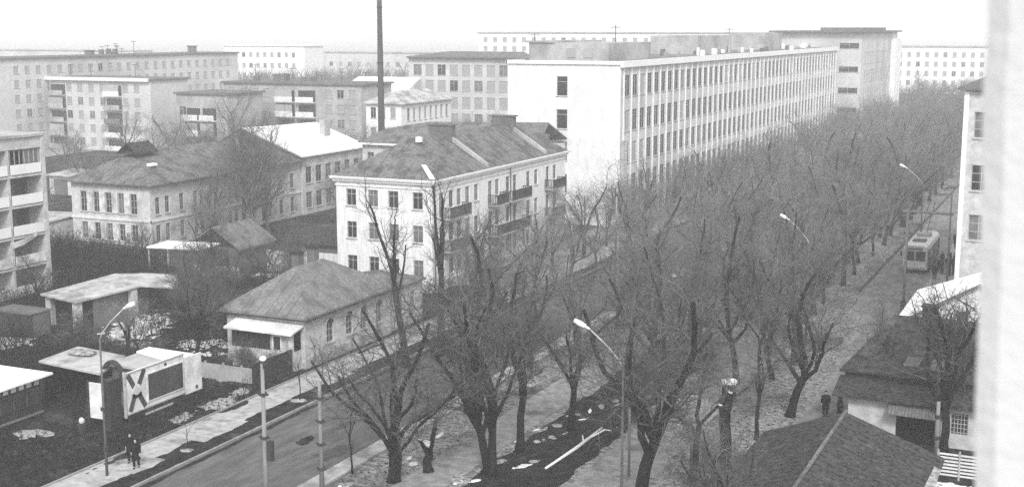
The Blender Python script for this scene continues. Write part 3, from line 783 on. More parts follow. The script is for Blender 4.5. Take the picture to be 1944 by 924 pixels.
# kiosks and billboard on the lot
tg = thing('left_kiosk', 'dark kiosk with snowy flat roof and a band of small white squares', 'kiosk', (-63, 60, 0))
part('wall', MB().box(-67.5, -62.2, 57, 62.1, 0, 2.5), M['darkwood'], tg)
part('roof', MB().slab([(-68, 56.4, 2.62), (-61.6, 56.4, 2.62), (-61.6, 62.6, 2.7), (-68, 62.6, 2.7)], .12), M['roofsnow'], tg)
for i in range(7):
    part('square_light', MB().box(-62.19, -62.13, 57.5 + i * .66, 57.9 + i * .66, 2.05, 2.38), M['board'], tg)
for i in range(4):
    w = part('display_window', MB().box(-62.19, -62.12, 57.3 + i * 1.15, 58.3 + i * 1.15, .8, 1.85), M['dframe'], tg)
    part('pane', MB().box(-62.11, -62.09, 57.36 + i * 1.15, 58.24 + i * 1.15, .86, 1.79), M['glass'], w)
part('base_board', MB().box(-62.19, -62.05, 57, 62.1, .1, .22), M['wood'], tg)
tg = thing('black_garage', 'open black-mouthed garage with a pale sagging roof behind the kiosk', 'garage', (-61.5, 65.5, 0))
part('roof', MB().slab([(-64.6, 64.4, 2.75), (-58.9, 64.0, 2.6), (-60.0, 67.8, 2.8), (-64.6, 68.2, 2.9)], .14), M['paleroof'], tg)
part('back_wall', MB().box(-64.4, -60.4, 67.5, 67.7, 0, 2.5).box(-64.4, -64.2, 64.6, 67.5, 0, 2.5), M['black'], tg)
part('side_wall', MB().box(-59.9, -59.75, 64.8, 67.3, 0, 2.4), M['darkwood'], tg)
part('post', MB().box(-59.3, -59.12, 64.3, 64.48, 0, 2.45), M['darkwood'], tg)
part('roof_lump', MB().blob((-63.0, 66.8, 2.95), (1.1, .7, .18), 3), M['oldsnow'], tg, smooth=True)
tg = thing('grey_kiosk', 'grey kiosk with snow along its roof edge right behind the billboard', 'kiosk', (-57, 67.5, 0))
part('wall', MB().box(-59.2, -55.7, 65.5, 69.3, 0, 2.75), M['dkgrey'], tg)
part('roof', MB().box(-59.5, -55.5, 65.2, 69.6, 2.75, 2.9), M['grey'], tg)
part('roof_snow', MB().slab([(-59.4, 68.2, 3.08), (-55.6, 67.4, 3.02), (-55.6, 69.5, 3.02), (-59.4, 69.5, 3.1)], .14), M['roofsnow'], tg)
part('arched_hood', MB().tube([(-58.6 + .9 * math.cos(t) * 1.0, 64.9, 1.9 + 1.3 * math.sin(t)) for t in [math.pi * i / 10 for i in range(11)]], .16, 6), M['iron'], tg)
part('window', MB().box(-58.6, -57.0, 65.4, 65.49, 1.1, 2.2), M['glass'], tg)

tg = thing('billboard', 'white roadside billboard with a dark crossed emblem and a large dark panel', 'billboard', (-55, 65.5, 0))
X = -55.0
part('board', MB().box(X - .12, X, 62.0, 67.75, .75, 3.5), M['board'], tg)
part('end_board', MB().box(X - .12, X - .01, 67.8, 69.6, .6, 3.15), M['board'], tg)
part('trim', MB().box(X - .14, X + .05, 61.9, 62.0, .6, 3.6).box(X + .001, X + .05, 62.0, 67.75, 3.42, 3.5).box(X + .001, X + .05, 62.0, 67.75, .75, .83), M['frame'], tg)
part('dark_panel', MB().box(X + .001, X + .05, 64.05, 67.55, 1.2, 2.95), M['boarddark'], tg)
pf = MB().box(X + .001, X + .07, 63.95, 64.05, 1.1, 3.05).box(X + .001, X + .07, 67.55, 67.62, 1.1, 3.05).box(X + .001, X + .06, 64.05, 67.55, 2.95, 3.02).box(X + .001, X + .06, 64.05, 67.55, 1.13, 1.2)
part('panel_frame', pf, M['board'], tg)
em = MB()
def bar(p, q_, w):
    p = Vector(p); q_ = Vector(q_); d = (q_ - p).normalized(); n_ = Vector((-d[1], d[0])) * w / 2
    pts = [p + n_, q_ + n_, q_ - n_, p - n_]
    k = len(em.v)
    em.v += [(X + .002, a[0], a[1]) for a in pts] + [(X + .045, a[0], a[1]) for a in pts]
    em.f += [(k + 4, k + 5, k + 6, k + 7)] + [(k + i, k + (i + 1) % 4, k + 4 + (i + 1) % 4, k + 4 + i) for i in range(4)]; em.m += [0] * 5
bar((62.2, 3.35), (62.75, 2.45), .34); bar((63.75, 3.4), (63.2, 2.5), .34); bar((62.3, .95), (62.8, 1.95), .34); bar((63.75, .95), (63.15, 1.95), .34); bar((62.55, 1.85), (63.4, 1.85), .3)
part('crossed_emblem', em, M['boarddark'], tg)
dk = MB(); k0 = 0
pts = [(62.98 + .36 * math.cos(2 * math.pi * i / 20), 2.25 + .36 * math.sin(2 * math.pi * i / 20)) for i in range(20)]
dk.v = [(X + .05, a, b) for a, b in pts] + [(X + .002, a, b) for a, b in pts]; dk.f = [tuple(range(20))] + [(i, (i + 1) % 20, 20 + (i + 1) % 20, 20 + i) for i in range(20)]; dk.m = [0] * 21
part('emblem_disc', dk, M['board'], tg)
part('dot', MB().box(X + .001, X + .04, 65.75, 65.95, 3.12, 3.3), M['iron'], tg)
part('dot', MB().box(X - .009, X + .03, 68.9, 69.1, .8, 1.0), M['iron'], tg)
part('loose_board', MB().box(X + .1, X + .16, 63.6, 66.3, .38, .5), M['frame'], tg)
for y in (62.5, 64.9, 67.4, 69.2): part('leg', MB().box(X - .3, X - .16, y - .06, y + .06, 0, 2.6), M['iron'], tg)
tg = thing('notice_board', 'narrow white upright panel beside the dark lamp post at the lot entrance', 'panel', (-56.5, 61.0, 0))
part('panel', MB().box(-57.0, -56.0, 60.9, 61.0, .7, 3.0), M['board'], tg)
for x in (-57.1, -55.9): part('post', MB().box(x - .07, x + .07, 60.86, 61.02, 0, 3.1), M['darkwood'], tg)
tg = thing('dark_gate_post', 'dark boarded hoarding standing left of the crossed emblem billboard', 'hoarding', (-55.6, 60.9, 0))
part('board', MB().box(-55.75, -55.3, 60.8, 61.9, .0, 3.2), M['darkwood'], tg)
part('cap', MB().box(-55.8, -55.25, 60.75, 61.95, 3.2, 3.3), M['iron'], tg)
o = part('round_bin', MB().blob((-56.9, 60.0, .75), (.19, .19, .22), 2, jit=.05), M['board'], smooth=True); tag(o, 'small round white bin lid at the foot of the white panel', 'bin')
o = part('round_bin_base', MB().tube([(-56.9, 60.0, 0), (-56.9, 60.0, .55)], [.26, .3], 12), M['iron']); o.parent = bpy.data.objects['round_bin']

# ------------------------------------------------------------------ right-hand side
# five-storey grey corner block
tr = thing('corner_block', 'tall pale rendered block with a column of single windows at the right edge', 'building', (-9.4, 104.6, 0))
fo = [(-8.65, -7.15, z, z + 2.0) for z in (16.75, 12.7, 8.85, 4.9, 1.0)] + [(x, x + 1.5, z, z + 2.0) for z in (16.75, 12.7, 8.85, 4.9) for x in (-4.5, -1.2, 2.1)]
body(tr, -9.4, 8, 104.6, 150, 20.4, fo, [], M['house']); put_windows(tr, 'y', 104.6, fo, -1, 'school', 11)
part('corner_strip', MB().box(-9.45, -9.1, 104.5, 104.595, 0, 20.3), M['white'], tr)
part('cornice', MB().box(-9.9, 8, 104.1, 150, 20.4, 20.6), M['dkgrey'], tr)
part('plinth', MB().box(-9.09, 8, 104.52, 104.595, 0, 7.2), M['house'], tr)

# white gabled house with snowy roof
tw = thing('snow_roofed_house', 'white gable-ended house with a snow-covered roof behind the dark tiled house', 'house', (-7, 88, 0))
gmesh = MB()
body(tw, -11.0, -1.5, 88, 98.5, 5.7, [], [], M['white'])
gmesh.v = [(-11, 88, 5.7), (-1.5, 88, 5.7), (-6.25, 88, 8.6), (-11, 88.25, 5.7), (-1.5, 88.25, 5.7), (-6.25, 88.25, 8.6)]; gmesh.f = [(0, 1, 2), (5, 4, 3)]; gmesh.m = [0, 0]
part('gable', gmesh, M['white'], tw)
part('roof', MB().slab([(-11.5, 87.6, 5.75), (-11.5, 98.9, 5.75), (-6.25, 98.9, 7.75), (-6.25, 87.6, 8.75)], .2).slab([(-1, 87.6, 5.75), (-6.25, 87.6, 8.75), (-6.25, 98.9, 7.75), (-1, 98.9, 5.75)], .2), M['roofsnow'], tw)
part('barge_board', MB().slab([(-11.5, 87.5, 5.6), (-6.25, 87.5, 8.68), (-6.25, 87.6, 8.68), (-11.5, 87.6, 5.6)], .14), M['dkgrey'], tw)

# dark tiled house
td = thing('tiled_house', 'old house with dark patched roof and black garage doorway, lower right', 'house', (-9, 80, 0))
fo = [(-10.1, -7.7, 0, 2.0), (-6.9, -5.9, .9, 2.2)]
body(td, -13.0, -2.0, 79.3, 88, 2.6, fo, [], M['house'])
part('side_wall', MB().box(-13.0, -12.9, 79.31, 88, 0, 2.6), M['grey'], td)
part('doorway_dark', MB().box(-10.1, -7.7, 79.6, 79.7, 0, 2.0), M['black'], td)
w = part('window', MB().box(-6.9, -5.9, 79.42, 79.5, .9, 2.2), M['glass'], td)
gr = MB()
for i in range(6): gr.box(-6.9 + i * .19, -6.86 + i * .19, 79.36, 79.4, .9, 2.2)
for i in range(5): gr.box(-6.9, -5.9, 79.35, 79.36, 1.0 + i * .27, 1.04 + i * .27)
part('grille', gr, M['frame'], w)
low = part('lower_roof', MB().slab([(-13.9, 78.6, 2.75), (-1.6, 78.6, 2.75), (-1.6, 81.3, 3.3), (-13.9, 81.3, 3.3)], .14), M['slate3'], td)
part('roof_step', MB().box(-13.6, -1.8, 81.2, 81.3, 3.3, 3.62), M['darkwood'], td)
part('roof', MB().slab([(-13.9, 80.9, 3.75), (-1.6, 80.9, 3.75), (-1.6, 85.4, 6.6), (-11.3, 85.4, 6.6)], .14).slab([(-13.9, 80.9, 3.75), (-11.3, 85.4, 6.6), (-13.4, 88.2, 3.9)], .14).slab([(-11.3, 85.4, 6.6), (-1.6, 85.4, 6.6), (-1.6, 88.3, 3.9), (-13.4, 88.2, 3.9)], .14), M['slate3'], td)
part('roof_patch', MB().slab([(-9.9, 82.2, 4.72), (-9.0, 82.2, 4.72), (-9.2, 81.5, 4.27), (-10.1, 81.5, 4.27)], .05).slab([(-8.4, 82.1, 4.66), (-7.6, 82.1, 4.66), (-7.8, 81.4, 4.2), (-8.6, 81.4, 4.2)], .05), M['slate2'], td)
part('awning', MB().slab([(-10.6, 78.3, 2.0), (-7.3, 78.3, 1.95), (-7.4, 79.3, 2.55), (-10.4, 79.3, 2.6)], .06), M['wood'], td)
for i in range(16):
    x = -10.5 + i * .2; part('awning_rib', MB().slab([(x, 78.28, 2.04), (x + .05, 78.28, 2.04), (x + .05, 79.29, 2.64), (x, 79.29, 2.64)], .03), M['dkgrey'], td)
for x, y, w_ in ((-9.0, 84.6, .85), (-6.9, 83.0, .6)):
    c_ = part('chimney', MB().box(x - w_ / 2, x + w_ / 2, y - .4, y + .4, 5.0, 7.5), M['black'], td); part('chimney_cap', MB().box(x - w_ / 2 - .08, x + w_ / 2 + .08, y - .48, y + .48, 7.5, 7.6), M['iron'], c_)
part('vent_pipe', MB().tube([(-11.2, 82.4, 4.3), (-11.2, 82.4, 5.9)], .09, 7), M['iron'], td)
part('vent_pipe', MB().tube([(-6.3, 80.0, 2.9), (-6.3, 80.0, 4.7)], .1, 7), M['iron'], td)

# foreground gabled roof
tf = thing('foreground_roof_house', 'low house with broad grey gabled roof in the lower right foreground', 'house', (-11.5, 64, 0))
part('wall', MB().box(-15.6, -6.8, 54.5, 69.5, 0, 2.4), M['grey'], tf)
fr_ = part('roof', MB().slab([(-11.6, 54, 4.2), (-6.3, 54, 2.3), (-6.3, 70.1, 2.3), (-11.6, 70.1, 4.2)], .15).slab([(-11.6, 54, 4.2), (-16.1, 54, 2.5), (-16.1, 70.1, 2.5), (-11.6, 70.1, 4.2)], .15), M['slate4'], tf)
seams(fr_, (-6.3, 54, 2.3), (-6.3, 70.1, 2.3), (-11.6, 54, 4.2), (-11.6, 70.1, 4.2), .75, 'slate4', .07, .05)
seams(fr_, (-16.1, 54, 2.5), (-16.1, 70.1, 2.5), (-11.6, 54, 4.2), (-11.6, 70.1, 4.2), .75, 'slate4', .07, .05)
gm = MB(); gm.v = [(-15.6, 69.5, 2.4), (-6.8, 69.5, 2.4), (-11.6, 69.5, 4.1)]; gm.f = [(0, 1, 2)]; gm.m = [0]; part('gable_wall', gm, M['grey'], tf)
part('ridge_cap', MB().tube([(-11.6, 54, 4.25), (-11.6, 70.15, 4.25)], .1, 6), M['slate'], tf)
part('snow_edge', MB().slab([(-6.7, 64, 2.5), (-6.25, 64, 2.34), (-6.25, 68, 2.34), (-6.6, 68, 2.47)], .04), M['oldsnow'], tf)

# gate
tg = thing('yard_gate', 'pale slatted yard gate at the bottom right beside the tiled house', 'gate', (-6.0, 73.5, 0))
for i in range(7):
    part('slat', MB().box(-6.9, -4.6, 73.5, 73.54, .2 + i * .2, .3 + i * .2), M['board'], tg)
for x in (-6.95, -5.8, -4.6): part('post', MB().box(x - .05, x + .05, 73.44, 73.5, 0, 1.7), M['frame'], tg)
patch(-6.2, 71.5, 1.6, 1.2, .006, M['snow'], 333)

# rendered wall of the photographer's own building, close at the right
tn = MB()
tn.v = [(.0, 1.2, 23.4), (.0, 1.2, 26.2)]
def nw():
    Y = 1.30
    mb = MB(); n = 24; v = []
    for i in range(n + 1):
        z = 24.25 + 1.2 * i / n
        ex = -.0887 - (z - 24.58) * .0312 + random.Random(i).uniform(-.0015, .0015)
        mb.v += [(ex, Y, z), (ex + .02, Y - .01, z), (1.6, Y - .01, z), (1.6, Y + .25, z), (ex, Y + .25, z)]
    for i in range(n):
        for k in range(5):
            k2 = (k + 1) % 5
            mb.f.append((i * 5 + k, i * 5 + k2, (i + 1) * 5 + k2, (i + 1) * 5 + k)); mb.m.append(0)
    mb.f += [(4, 3, 2, 1, 0), tuple(n * 5 + k for k in range(5))]; mb.m += [0, 0]
    return mb
o = part('rendered_wall', nw(), M['nearwall']); tag(o, 'out-of-focus pale rendered wall edge filling the right side very close by', 'wall')

# ------------------------------------------------------------------ far blocks
def far_block(name, label, x0, x1, y0, y1, z1, m, fus=None, fz=(), sus=None, sz=(), w=1.4, h=1.5, cat='building', group=None, gm='haze_glass', roof='dkgrey'):
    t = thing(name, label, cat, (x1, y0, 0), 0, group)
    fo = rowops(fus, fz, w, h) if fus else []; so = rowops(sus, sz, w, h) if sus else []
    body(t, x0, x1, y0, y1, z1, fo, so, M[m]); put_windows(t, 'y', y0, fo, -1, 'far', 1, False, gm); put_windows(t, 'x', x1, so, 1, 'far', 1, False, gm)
    part('roof', MB().box(x0 - .4, x1 + .4, y0 - .4, y1 + .4, z1, z1 + .35), M[roof], t)
    return t
fl5 = [1.0, 3.8, 6.6, 9.4, 12.2]
def span(a, b, s): return [a + s * (i + .5) for i in range(int((b - a) / s))]
def balconies(t, axis, c, us, zs, ww, m='white2', rg=None):
    for u in us:
        for z in zs:
            if axis == 'y': b = MB().box(u - ww / 2, u + ww / 2, c - 1.1, c - 1.02, z - .9, z + .1).box(u - ww / 2, u + ww / 2, c - 1.0, c - .003, z - 1.05, z - .92)
            else: b = MB().box(c + 1.02, c + 1.1, u - ww / 2, u + ww / 2, z - .9, z + .1).box(c + .003, c + 1.0, u - ww / 2, u + ww / 2, z - 1.05, z - .92)
            g_ = random.Random(int(abs(u) * 10 + z * 7))
            part('balcony', b, M[g_.choice([m, m, 'white2', 'grey', 'wood'])], t)
            if g_.random() < .35:
                c0 = c - 1.0 if axis == 'y' else c + .95
                gz = MB().box(u - ww / 2 + .1, u + ww / 2 - .1, c0, c0 + .05, z + .1, z + 1.4) if axis == 'y' else MB().box(c0, c0 + .05, u - ww / 2 + .1, u + ww / 2 - .1, z + .1, z + 1.4)
                part('balcony_glazing', gz, M['haze_glass'], t)
            r_ = MB().box(u - ww / 2 + .1, u + ww / 2 - .1, c - .05, c - .02, z - .8, z + 1.3) if axis == 'y' else MB().box(c + .02, c + .05, u - ww / 2 + .1, u + ww / 2 - .1, z - .8, z + 1.3)
            part('balcony_door', r_, M['glass'], t)
xs = [x for x in span(-226, -176, 3.0)]
bx = [-215.5, -200.5, -185.5]
xs = [x for x in xs if all(abs(x - b) > 2.6 for b in bx)]
ta = far_block('apartment_block', 'long five-storey grey apartment block behind the left trees, nearer of the two', -228, -176, 210, 222, 14.6, 'haze_grey', xs, fl5)
balconies(ta, 'y', 210, bx, fl5, 4.2, 'grey')
part('roof_edge', MB().box(-228.4, -176, 209.2, 209.58, 14.4, 15.1), M['white2'], ta)
ys = span(200, 276, 3.1)
tb_ = far_block('apartment_block', 'taller long grey block on the left skyline behind the nearer apartments', -216, -203.4, 196, 277, 18.8, 'haze_grey', None, (), ys, [1.0, 4.0, 7.0, 10.0, 13.0, 15.9])
for (x, y, h) in ((-206, 226, 1.6), (-206, 262, 2.4)):
    part('chimney', MB().box(x - .9, x + .9, y - .6, y + .6, 19, 19 + h * .7).box(x - 1.1, x + 1.1, y - .8, y + .8, 19 + h * .7, 19.2 + h * .7), M['dkgrey'], tb_)
tm = far_block('apartment_block', 'grey five-storey block with a bay of pale balconies behind the snowy school roof', -156, -124.9, 207.6, 219, 14.6, 'grey', [-154, -151, -148.5, -146, -132, -129.4, -126.8], fl5)
balconies(tm, 'y', 207.6, [-141.5, -136.8], fl5[1:], 4.0, 'white')
part('chimney', MB().box(-146, -143.5, 210, 212, 14.9, 16.4), M['dkgrey'], tm)
tm = far_block('apartment_block', 'shorter grey block end with two bright white balconies left of the poplars', -155, -143.6, 192, 203, 13.2, 'grey', [-153.6, -145], fl5[:4])
balconies(tm, 'y', 192, [-151.2, -147.6], fl5[1:4], 3.2, 'white')
far_block('far_white_block', 'distant hazy white block with small windows left of the tall chimney', -277, -244, 369.5, 381, 19.2, 'white', span(-276, -245, 2.9), [2, 5.2, 8.6, 12.0, 15.6], w=1.3, h=1.5, roof='white')
tm = far_block('works_building', 'grey four-storey works building with big square windows behind the white institute gable', -136, -106, 246, 260, 18.8, 'haze_grey', span(-135.3, -106, 2.9), [1.5, 5.0, 8.5, 12.0, 15.3], w=1.9, h=2.2)
part('roof_ridge', MB().slab([(-136, 245, 19.2), (-106, 245, 19.2), (-112, 253, 20.2), (-130, 253, 20.2)], .3), M['dkgrey'], tm)
tm = thing('white_villa', 'white two-storey house with pale hipped roof beside the tall chimney', 'building', (-106, 189, 0))
fo = [(x - .5, x + .5, z, z + 1.8) for x in (-111.4, -109.6, -107.6) for z in (6.8, 10.2)]
so = [(y - .45, y + .45, z, z + 2.1) for y in span(190.5, 207, 2.0) for z in (6.2, 9.7)]
body(tm, -112.8, -106, 189, 207.2, 12.6, fo, so, M['white']); put_windows(tm, 'y', 189, fo, -1, 'far', 1, False); put_windows(tm, 'x', -106, so, 1, 'far', 1, False)
hip(tm, -112.8, -106, 189, 207.2, 12.7, 14.6, 3.5, 3.5, M['paleroof'], oh=.5)
tm = thing('white_roofed_shed', 'long low shed with a white roof beyond the balconied grey block', 'shed', (-135, 226, 0))
part('wall', MB().box(-141, -126, 226, 234, 0, 12.6), M['grey'], tm)
part('roof', MB().slab([(-141.5, 225.5, 12.6), (-125.5, 225.5, 12.6), (-127, 234.5, 15.2), (-141.5, 234.5, 15.2)], .2), M['roofsnow'], tm)
tm = far_block('long_far_slab', 'very long pale slab block faint on the skyline behind the institute roof', -196, -86, 404, 416, 23.6, 'white', span(-195, -87, 3.6), [8, 11.2, 14.4, 17.6, 20.6], w=1.5, h=1.5, roof='grey')
far_block('end_block', 'pale five-storey block closing the far end of the boulevard', -70, -28, 470, 482, 18.8, 'white', span(-69, -30, 3.0), [2.5, 5.8, 9.0, 12.2, 15.4], w=1.3, h=1.6, roof='grey')
tm = far_block('low_pavilion', 'low white pavilion with dark openings below the far end block', -60, -34, 430, 440, 4.5, 'white', span(-59, -35, 2.6), [1.2], w=1.2, h=2.2, roof='white')
for i, (x, y, w_, h_, m_) in enumerate([(-330, 330, 60, 15, 'haze_grey'), (-250, 430, 50, 16, 'haze_grey'), (-175, 520, 70, 17, 'white2'), (-400, 420, 80, 16, 'haze_grey'), (-60, 620, 90, 17, 'white2')]):
    far_block('skyline_block', ['hazy grey block on the far left skyline beyond the long apartments', 'hazy grey block behind the distant white block', 'faint pale block far behind the chimney', 'faintest grey block at the far left horizon', 'faint pale block beyond the end of the boulevard'][i],
              x - w_ / 2, x + w_ / 2, y, y + 12, h_, m_, span(x - w_ / 2 + 1, x + w_ / 2 - 1, 4.2), [2, 5, 8, 11], w=1.6, h=1.5, roof='grey')

g = random.Random(12)
for (x0_, x1_, y_, z_, rt_) in ((-226, -178, 216, 14.9, ta), (-154, -127, 213, 14.9, None), (-214, -205, 240, 19.1, tb_)):
    rt_ = rt_ or bpy.data.objects['apartment_block.002']
    for i in range(7):
        x = g.uniform(x0_, x1_); y = y_ + g.uniform(-3, 3); h_ = g.uniform(1.2, 3.2)
        part('aerial', MB().tube([(x, y, z_), (x, y, z_ + h_)], .06, 5).tube([(x - .8, y, z_ + h_ - .1), (x + .8, y, z_ + h_ - .1)], .05, 4), M['iron'], rt_)
    for i in range(4):
        x = g.uniform(x0_, x1_); y = y_ + g.uniform(-3, 3)
        part('roof_vent', MB().box(x - .5, x + .5, y - .4, y + .4, z_, z_ + g.uniform(.6, 1.3)), M['dkgrey'], rt_)

# ------------------------------------------------------------------ trees: trunk and limbs, crown of twigs
def seg_mesh(name, segs, sides, m):
    S = np.array(segs, dtype=np.float64)         # x0 y0 z0 x1 y1 z1 r0 r1
    n = len(S); P0 = S[:, 0:3]; P1 = S[:, 3:6]
    D = P1 - P0; D /= (np.linalg.norm(D, axis=1, keepdims=True) + 1e-9)
    ref = np.where(np.abs(D[:, 2:3]) < .9, np.array([[0, 0, 1.0]]), np.array([[1.0, 0, 0]]))
    A = np.cross(D, ref); A /= (np.linalg.norm(A, axis=1, keepdims=True) + 1e-9); B = np.cross(D, A)
    V = np.zeros((n, 2, sides, 3))
    for k in range(sides):
        t = 2 * math.pi * k / sides; W = A * math.cos(t) + B * math.sin(t)
        V[:, 0, k] = P0 + W * S[:, 6:7]; V[:, 1, k] = P1 + W * S[:, 7:8]
    base = (np.arange(n) * 2 * sides)[:, None]
    F = []
    for k in range(sides):
        k2 = (k + 1) % sides
        F.append(base + np.array([[k, k2, sides + k2, sides + k]]))
    F = np.stack(F, 1).reshape(-1, 4)
    me = bpy.data.meshes.new(name)
    me.vertices.add(n * 2 * sides); me.vertices.foreach_set("co", V.ravel())
    me.loops.add(F.size); me.loops.foreach_set("vertex_index", F.ravel().astype(np.int32))
    me.polygons.add(len(F)); me.polygons.foreach_set("loop_start", np.arange(len(F), dtype=np.int32) * 4)
    me.polygons.foreach_set("loop_total", np.full(len(F), 4, np.int32))
    me.materials.append(m); me.update()
    return me

def grow_tree(seed, H=10.0, fork=.28, limbs=5, r0=.24, spread=.75, twig=1.0, leanx=0, leany=0, lv=4, stems=1, narrow=False, nk=(7, 7, 6), pollard=False, straight=1.0):
    """returns (limb polylines, twig segments)"""
    g = random.Random(seed); polys = []; tw = []
    def branch(p, d, ln, r, level, n):
        pts = [p.copy()]; rs = [r]; end = r * (.45 if level < 3 else .3)
        st = ln / n
        jit = (.08, .17, .28, .36, .40)[level] * (straight if level < 2 else 1)
        up = (.02, .05, .02, .0, .0)[level]
        for i in range(n):
            d = (d + Vector((g.gauss(0, jit), g.gauss(0, jit), g.gauss(0, jit * .7) + up))).normalized()
            p = p + d * st; pts.append(p.copy()); rs.append(r + (end - r) * (i + 1) / n)
        return pts, rs
    def out(pts, rs, level):
        if level <= 1: polys.append((pts, rs, level))
        else:
            for i in range(len(pts) - 1): tw.append((*pts[i], *pts[i + 1], rs[i], rs[i + 1]))
    def child(pts, rs, level, ln):
        if level > lv: return
        k = nk[level - 2]
        az = g.uniform(0, 6.28)
        for j in range(k):
            t = .22 + .78 * (j + g.random()) / k
            q = t * (len(pts) - 1); i = min(int(q), len(pts) - 2); f = q - i
            p = pts[i].lerp(pts[i + 1], f); d = (pts[i + 1] - pts[i]).normalized()
            az += 2.4 + g.uniform(-.5, .5)
            a = d.orthogonal().normalized(); a = Matrix.Rotation(az, 3, d) @ a
            ang = R(g.uniform(28, 58)) * (.6 if narrow else 1)
            nd = (d * math.cos(ang) + a * math.sin(ang)); nd.z += .06; nd.normalize()
            l2 = ln * g.uniform(.42, .68) * (1.2 - .45 * t); r2 = max(rs[i] * .55, .008)
            r2 = min(r2, (.2, .12, .05, .024, .0135)[level]) 
            pp, rr = branch(p, nd, l2, r2, level, (6, 6, 4, 3, 2)[level])
            out(pp, rr, level); child(pp, rr, level + 1, l2)
    for s in range(stems):
        base = Vector((0, 0, 0)) if stems == 1 else Vector((g.uniform(-.25, .25), g.uniform(-.25, .25), 0))
        d0 = Vector((leanx + (0 if stems == 1 else g.uniform(-.25, .25)), leany + (0 if stems == 1 else g.uniform(-.2, .2)), 1)).normalized()
        fh = H * fork
        pts, rs = branch(base, d0, fh, r0, 0, 5); rs = [r0 * (1.25 if i == 0 else 1 - .05 * i) for i in range(len(rs))]
        out(pts, rs, 0)
        top = pts[-1]; a0 = g.uniform(0, 6.28)
        rem = H - fh
        if pollard:
            for k in range(limbs):
                a = a0 + k * 6.28 / limbs; d = Vector((math.cos(a) * .5, math.sin(a) * .5, 1)).normalized()
                pp, rr = branch(top, d, rem * g.uniform(.3, .5), r0 * .6, 1, 4); out(pp, rr, 1)
                for q in range(5):
                    dd = (d + Vector((g.gauss(0, .35), g.gauss(0, .35), .5))).normalized()
                    p3, r3 = branch(pp[-1 - g.randint(0, 1)], dd, rem * g.uniform(.4, .7), .035, 2, 4); out(p3, r3, 2); child(p3, r3, 3, rem * .5)
            continue
        for k in range(limbs):
            a = a0 + k * 6.28 / limbs + g.uniform(-.4, .4); sp = spread * g.uniform(.45, 1.1)
            if k == 0: sp *= .25
            d = Vector((math.cos(a) * sp, math.sin(a) * sp, 1)).normalized()
            src = top if k % 2 == 0 else pts[-2]
            ln = rem * (1.02 if k == 0 else g.uniform(.62, .92)); r = r0 * g.uniform(.42, .62) * (1.25 if k == 0 else 1)
            pp, rr = branch(src, d, ln, r, 1, 7)
            out(pp, rr, 1); child(pp, rr, 2, ln * .8)
    return polys, tw

_tri_count = 0
def tree_meshes(seed, trunk_m='bark', twig_m='twig', **k):
    polys, tw = grow_tree(seed, **k)
    mb = MB()
    for pts, rs, lv_ in polys:
        mb.tube(pts, rs, 9 if lv_ == 0 else 6, cap=True)
    return (mb.mesh('trunk', M[trunk_m], smooth=True), seg_mesh('crown', tw, 3, M[twig_m]))

def plant(name, label, x, y, meshes, s=1.0, rot=0.0, group=None, cat='tree', z=0.0, sz=None):
    t = thing(name, label, cat, (x, y, z), rot, group)
    q = random.Random(int(abs(x * 31 + y * 17)))
    t.scale = (s * q.uniform(.92, 1.1), s * q.uniform(.92, 1.1), (sz or s) * q.uniform(.9, 1.12))
    t.rotation_euler = (R(q.uniform(-4, 4)), R(q.uniform(-4, 4)), rot)
    link('trunk', meshes[0], t); link('crown', meshes[1], t)
    return t

V_big = [tree_meshes(11 + i, H=10, limbs=6, r0=.26, fork=.28, spread=1.0, nk=(8, 8, 6)) for i in range(4)]
V_mid = [tree_meshes(31 + i, H=10, limbs=6, r0=.19, fork=.3, spread=.85, nk=(8, 8, 7)) for i in range(4)]
V_far = [tree_meshes(51 + i, H=10, limbs=6, r0=.2, spread=.9, nk=(7, 7, 6), twig_m='twig') for i in range(3)]
V_yard = [tree_meshes(41 + i, twig_m='twigdark', H=10, limbs=6, r0=.19, fork=.26, spread=.9, nk=(8, 8, 7)) for i in range(2)]
V_tall = [tree_meshes(61 + i, straight=.4, H=13.2, limbs=4, r0=.27, fork=.52, spread=.35, nk=(5, 5, 5), narrow=True, twig_m='twigdark') for i in range(2)]
V_pop = [tree_meshes(71 + i, H=14, limbs=7, r0=.25, fork=.2, spread=.22, nk=(8, 7, 6), narrow=True, trunk_m='bark2', twig_m='twig2') for i in range(2)]
V_bush = [tree_meshes(81 + i, twig_m='twigdark', H=3.2, limbs=3, r0=.04, fork=.12, spread=.9, stems=6, nk=(6, 6, 5)) for i in range(3)]
V_young = [tree_meshes(91 + i, H=5.0, limbs=3, r0=.05, fork=.4, spread=.5, nk=(4, 4, 3)) for i in range(2)]

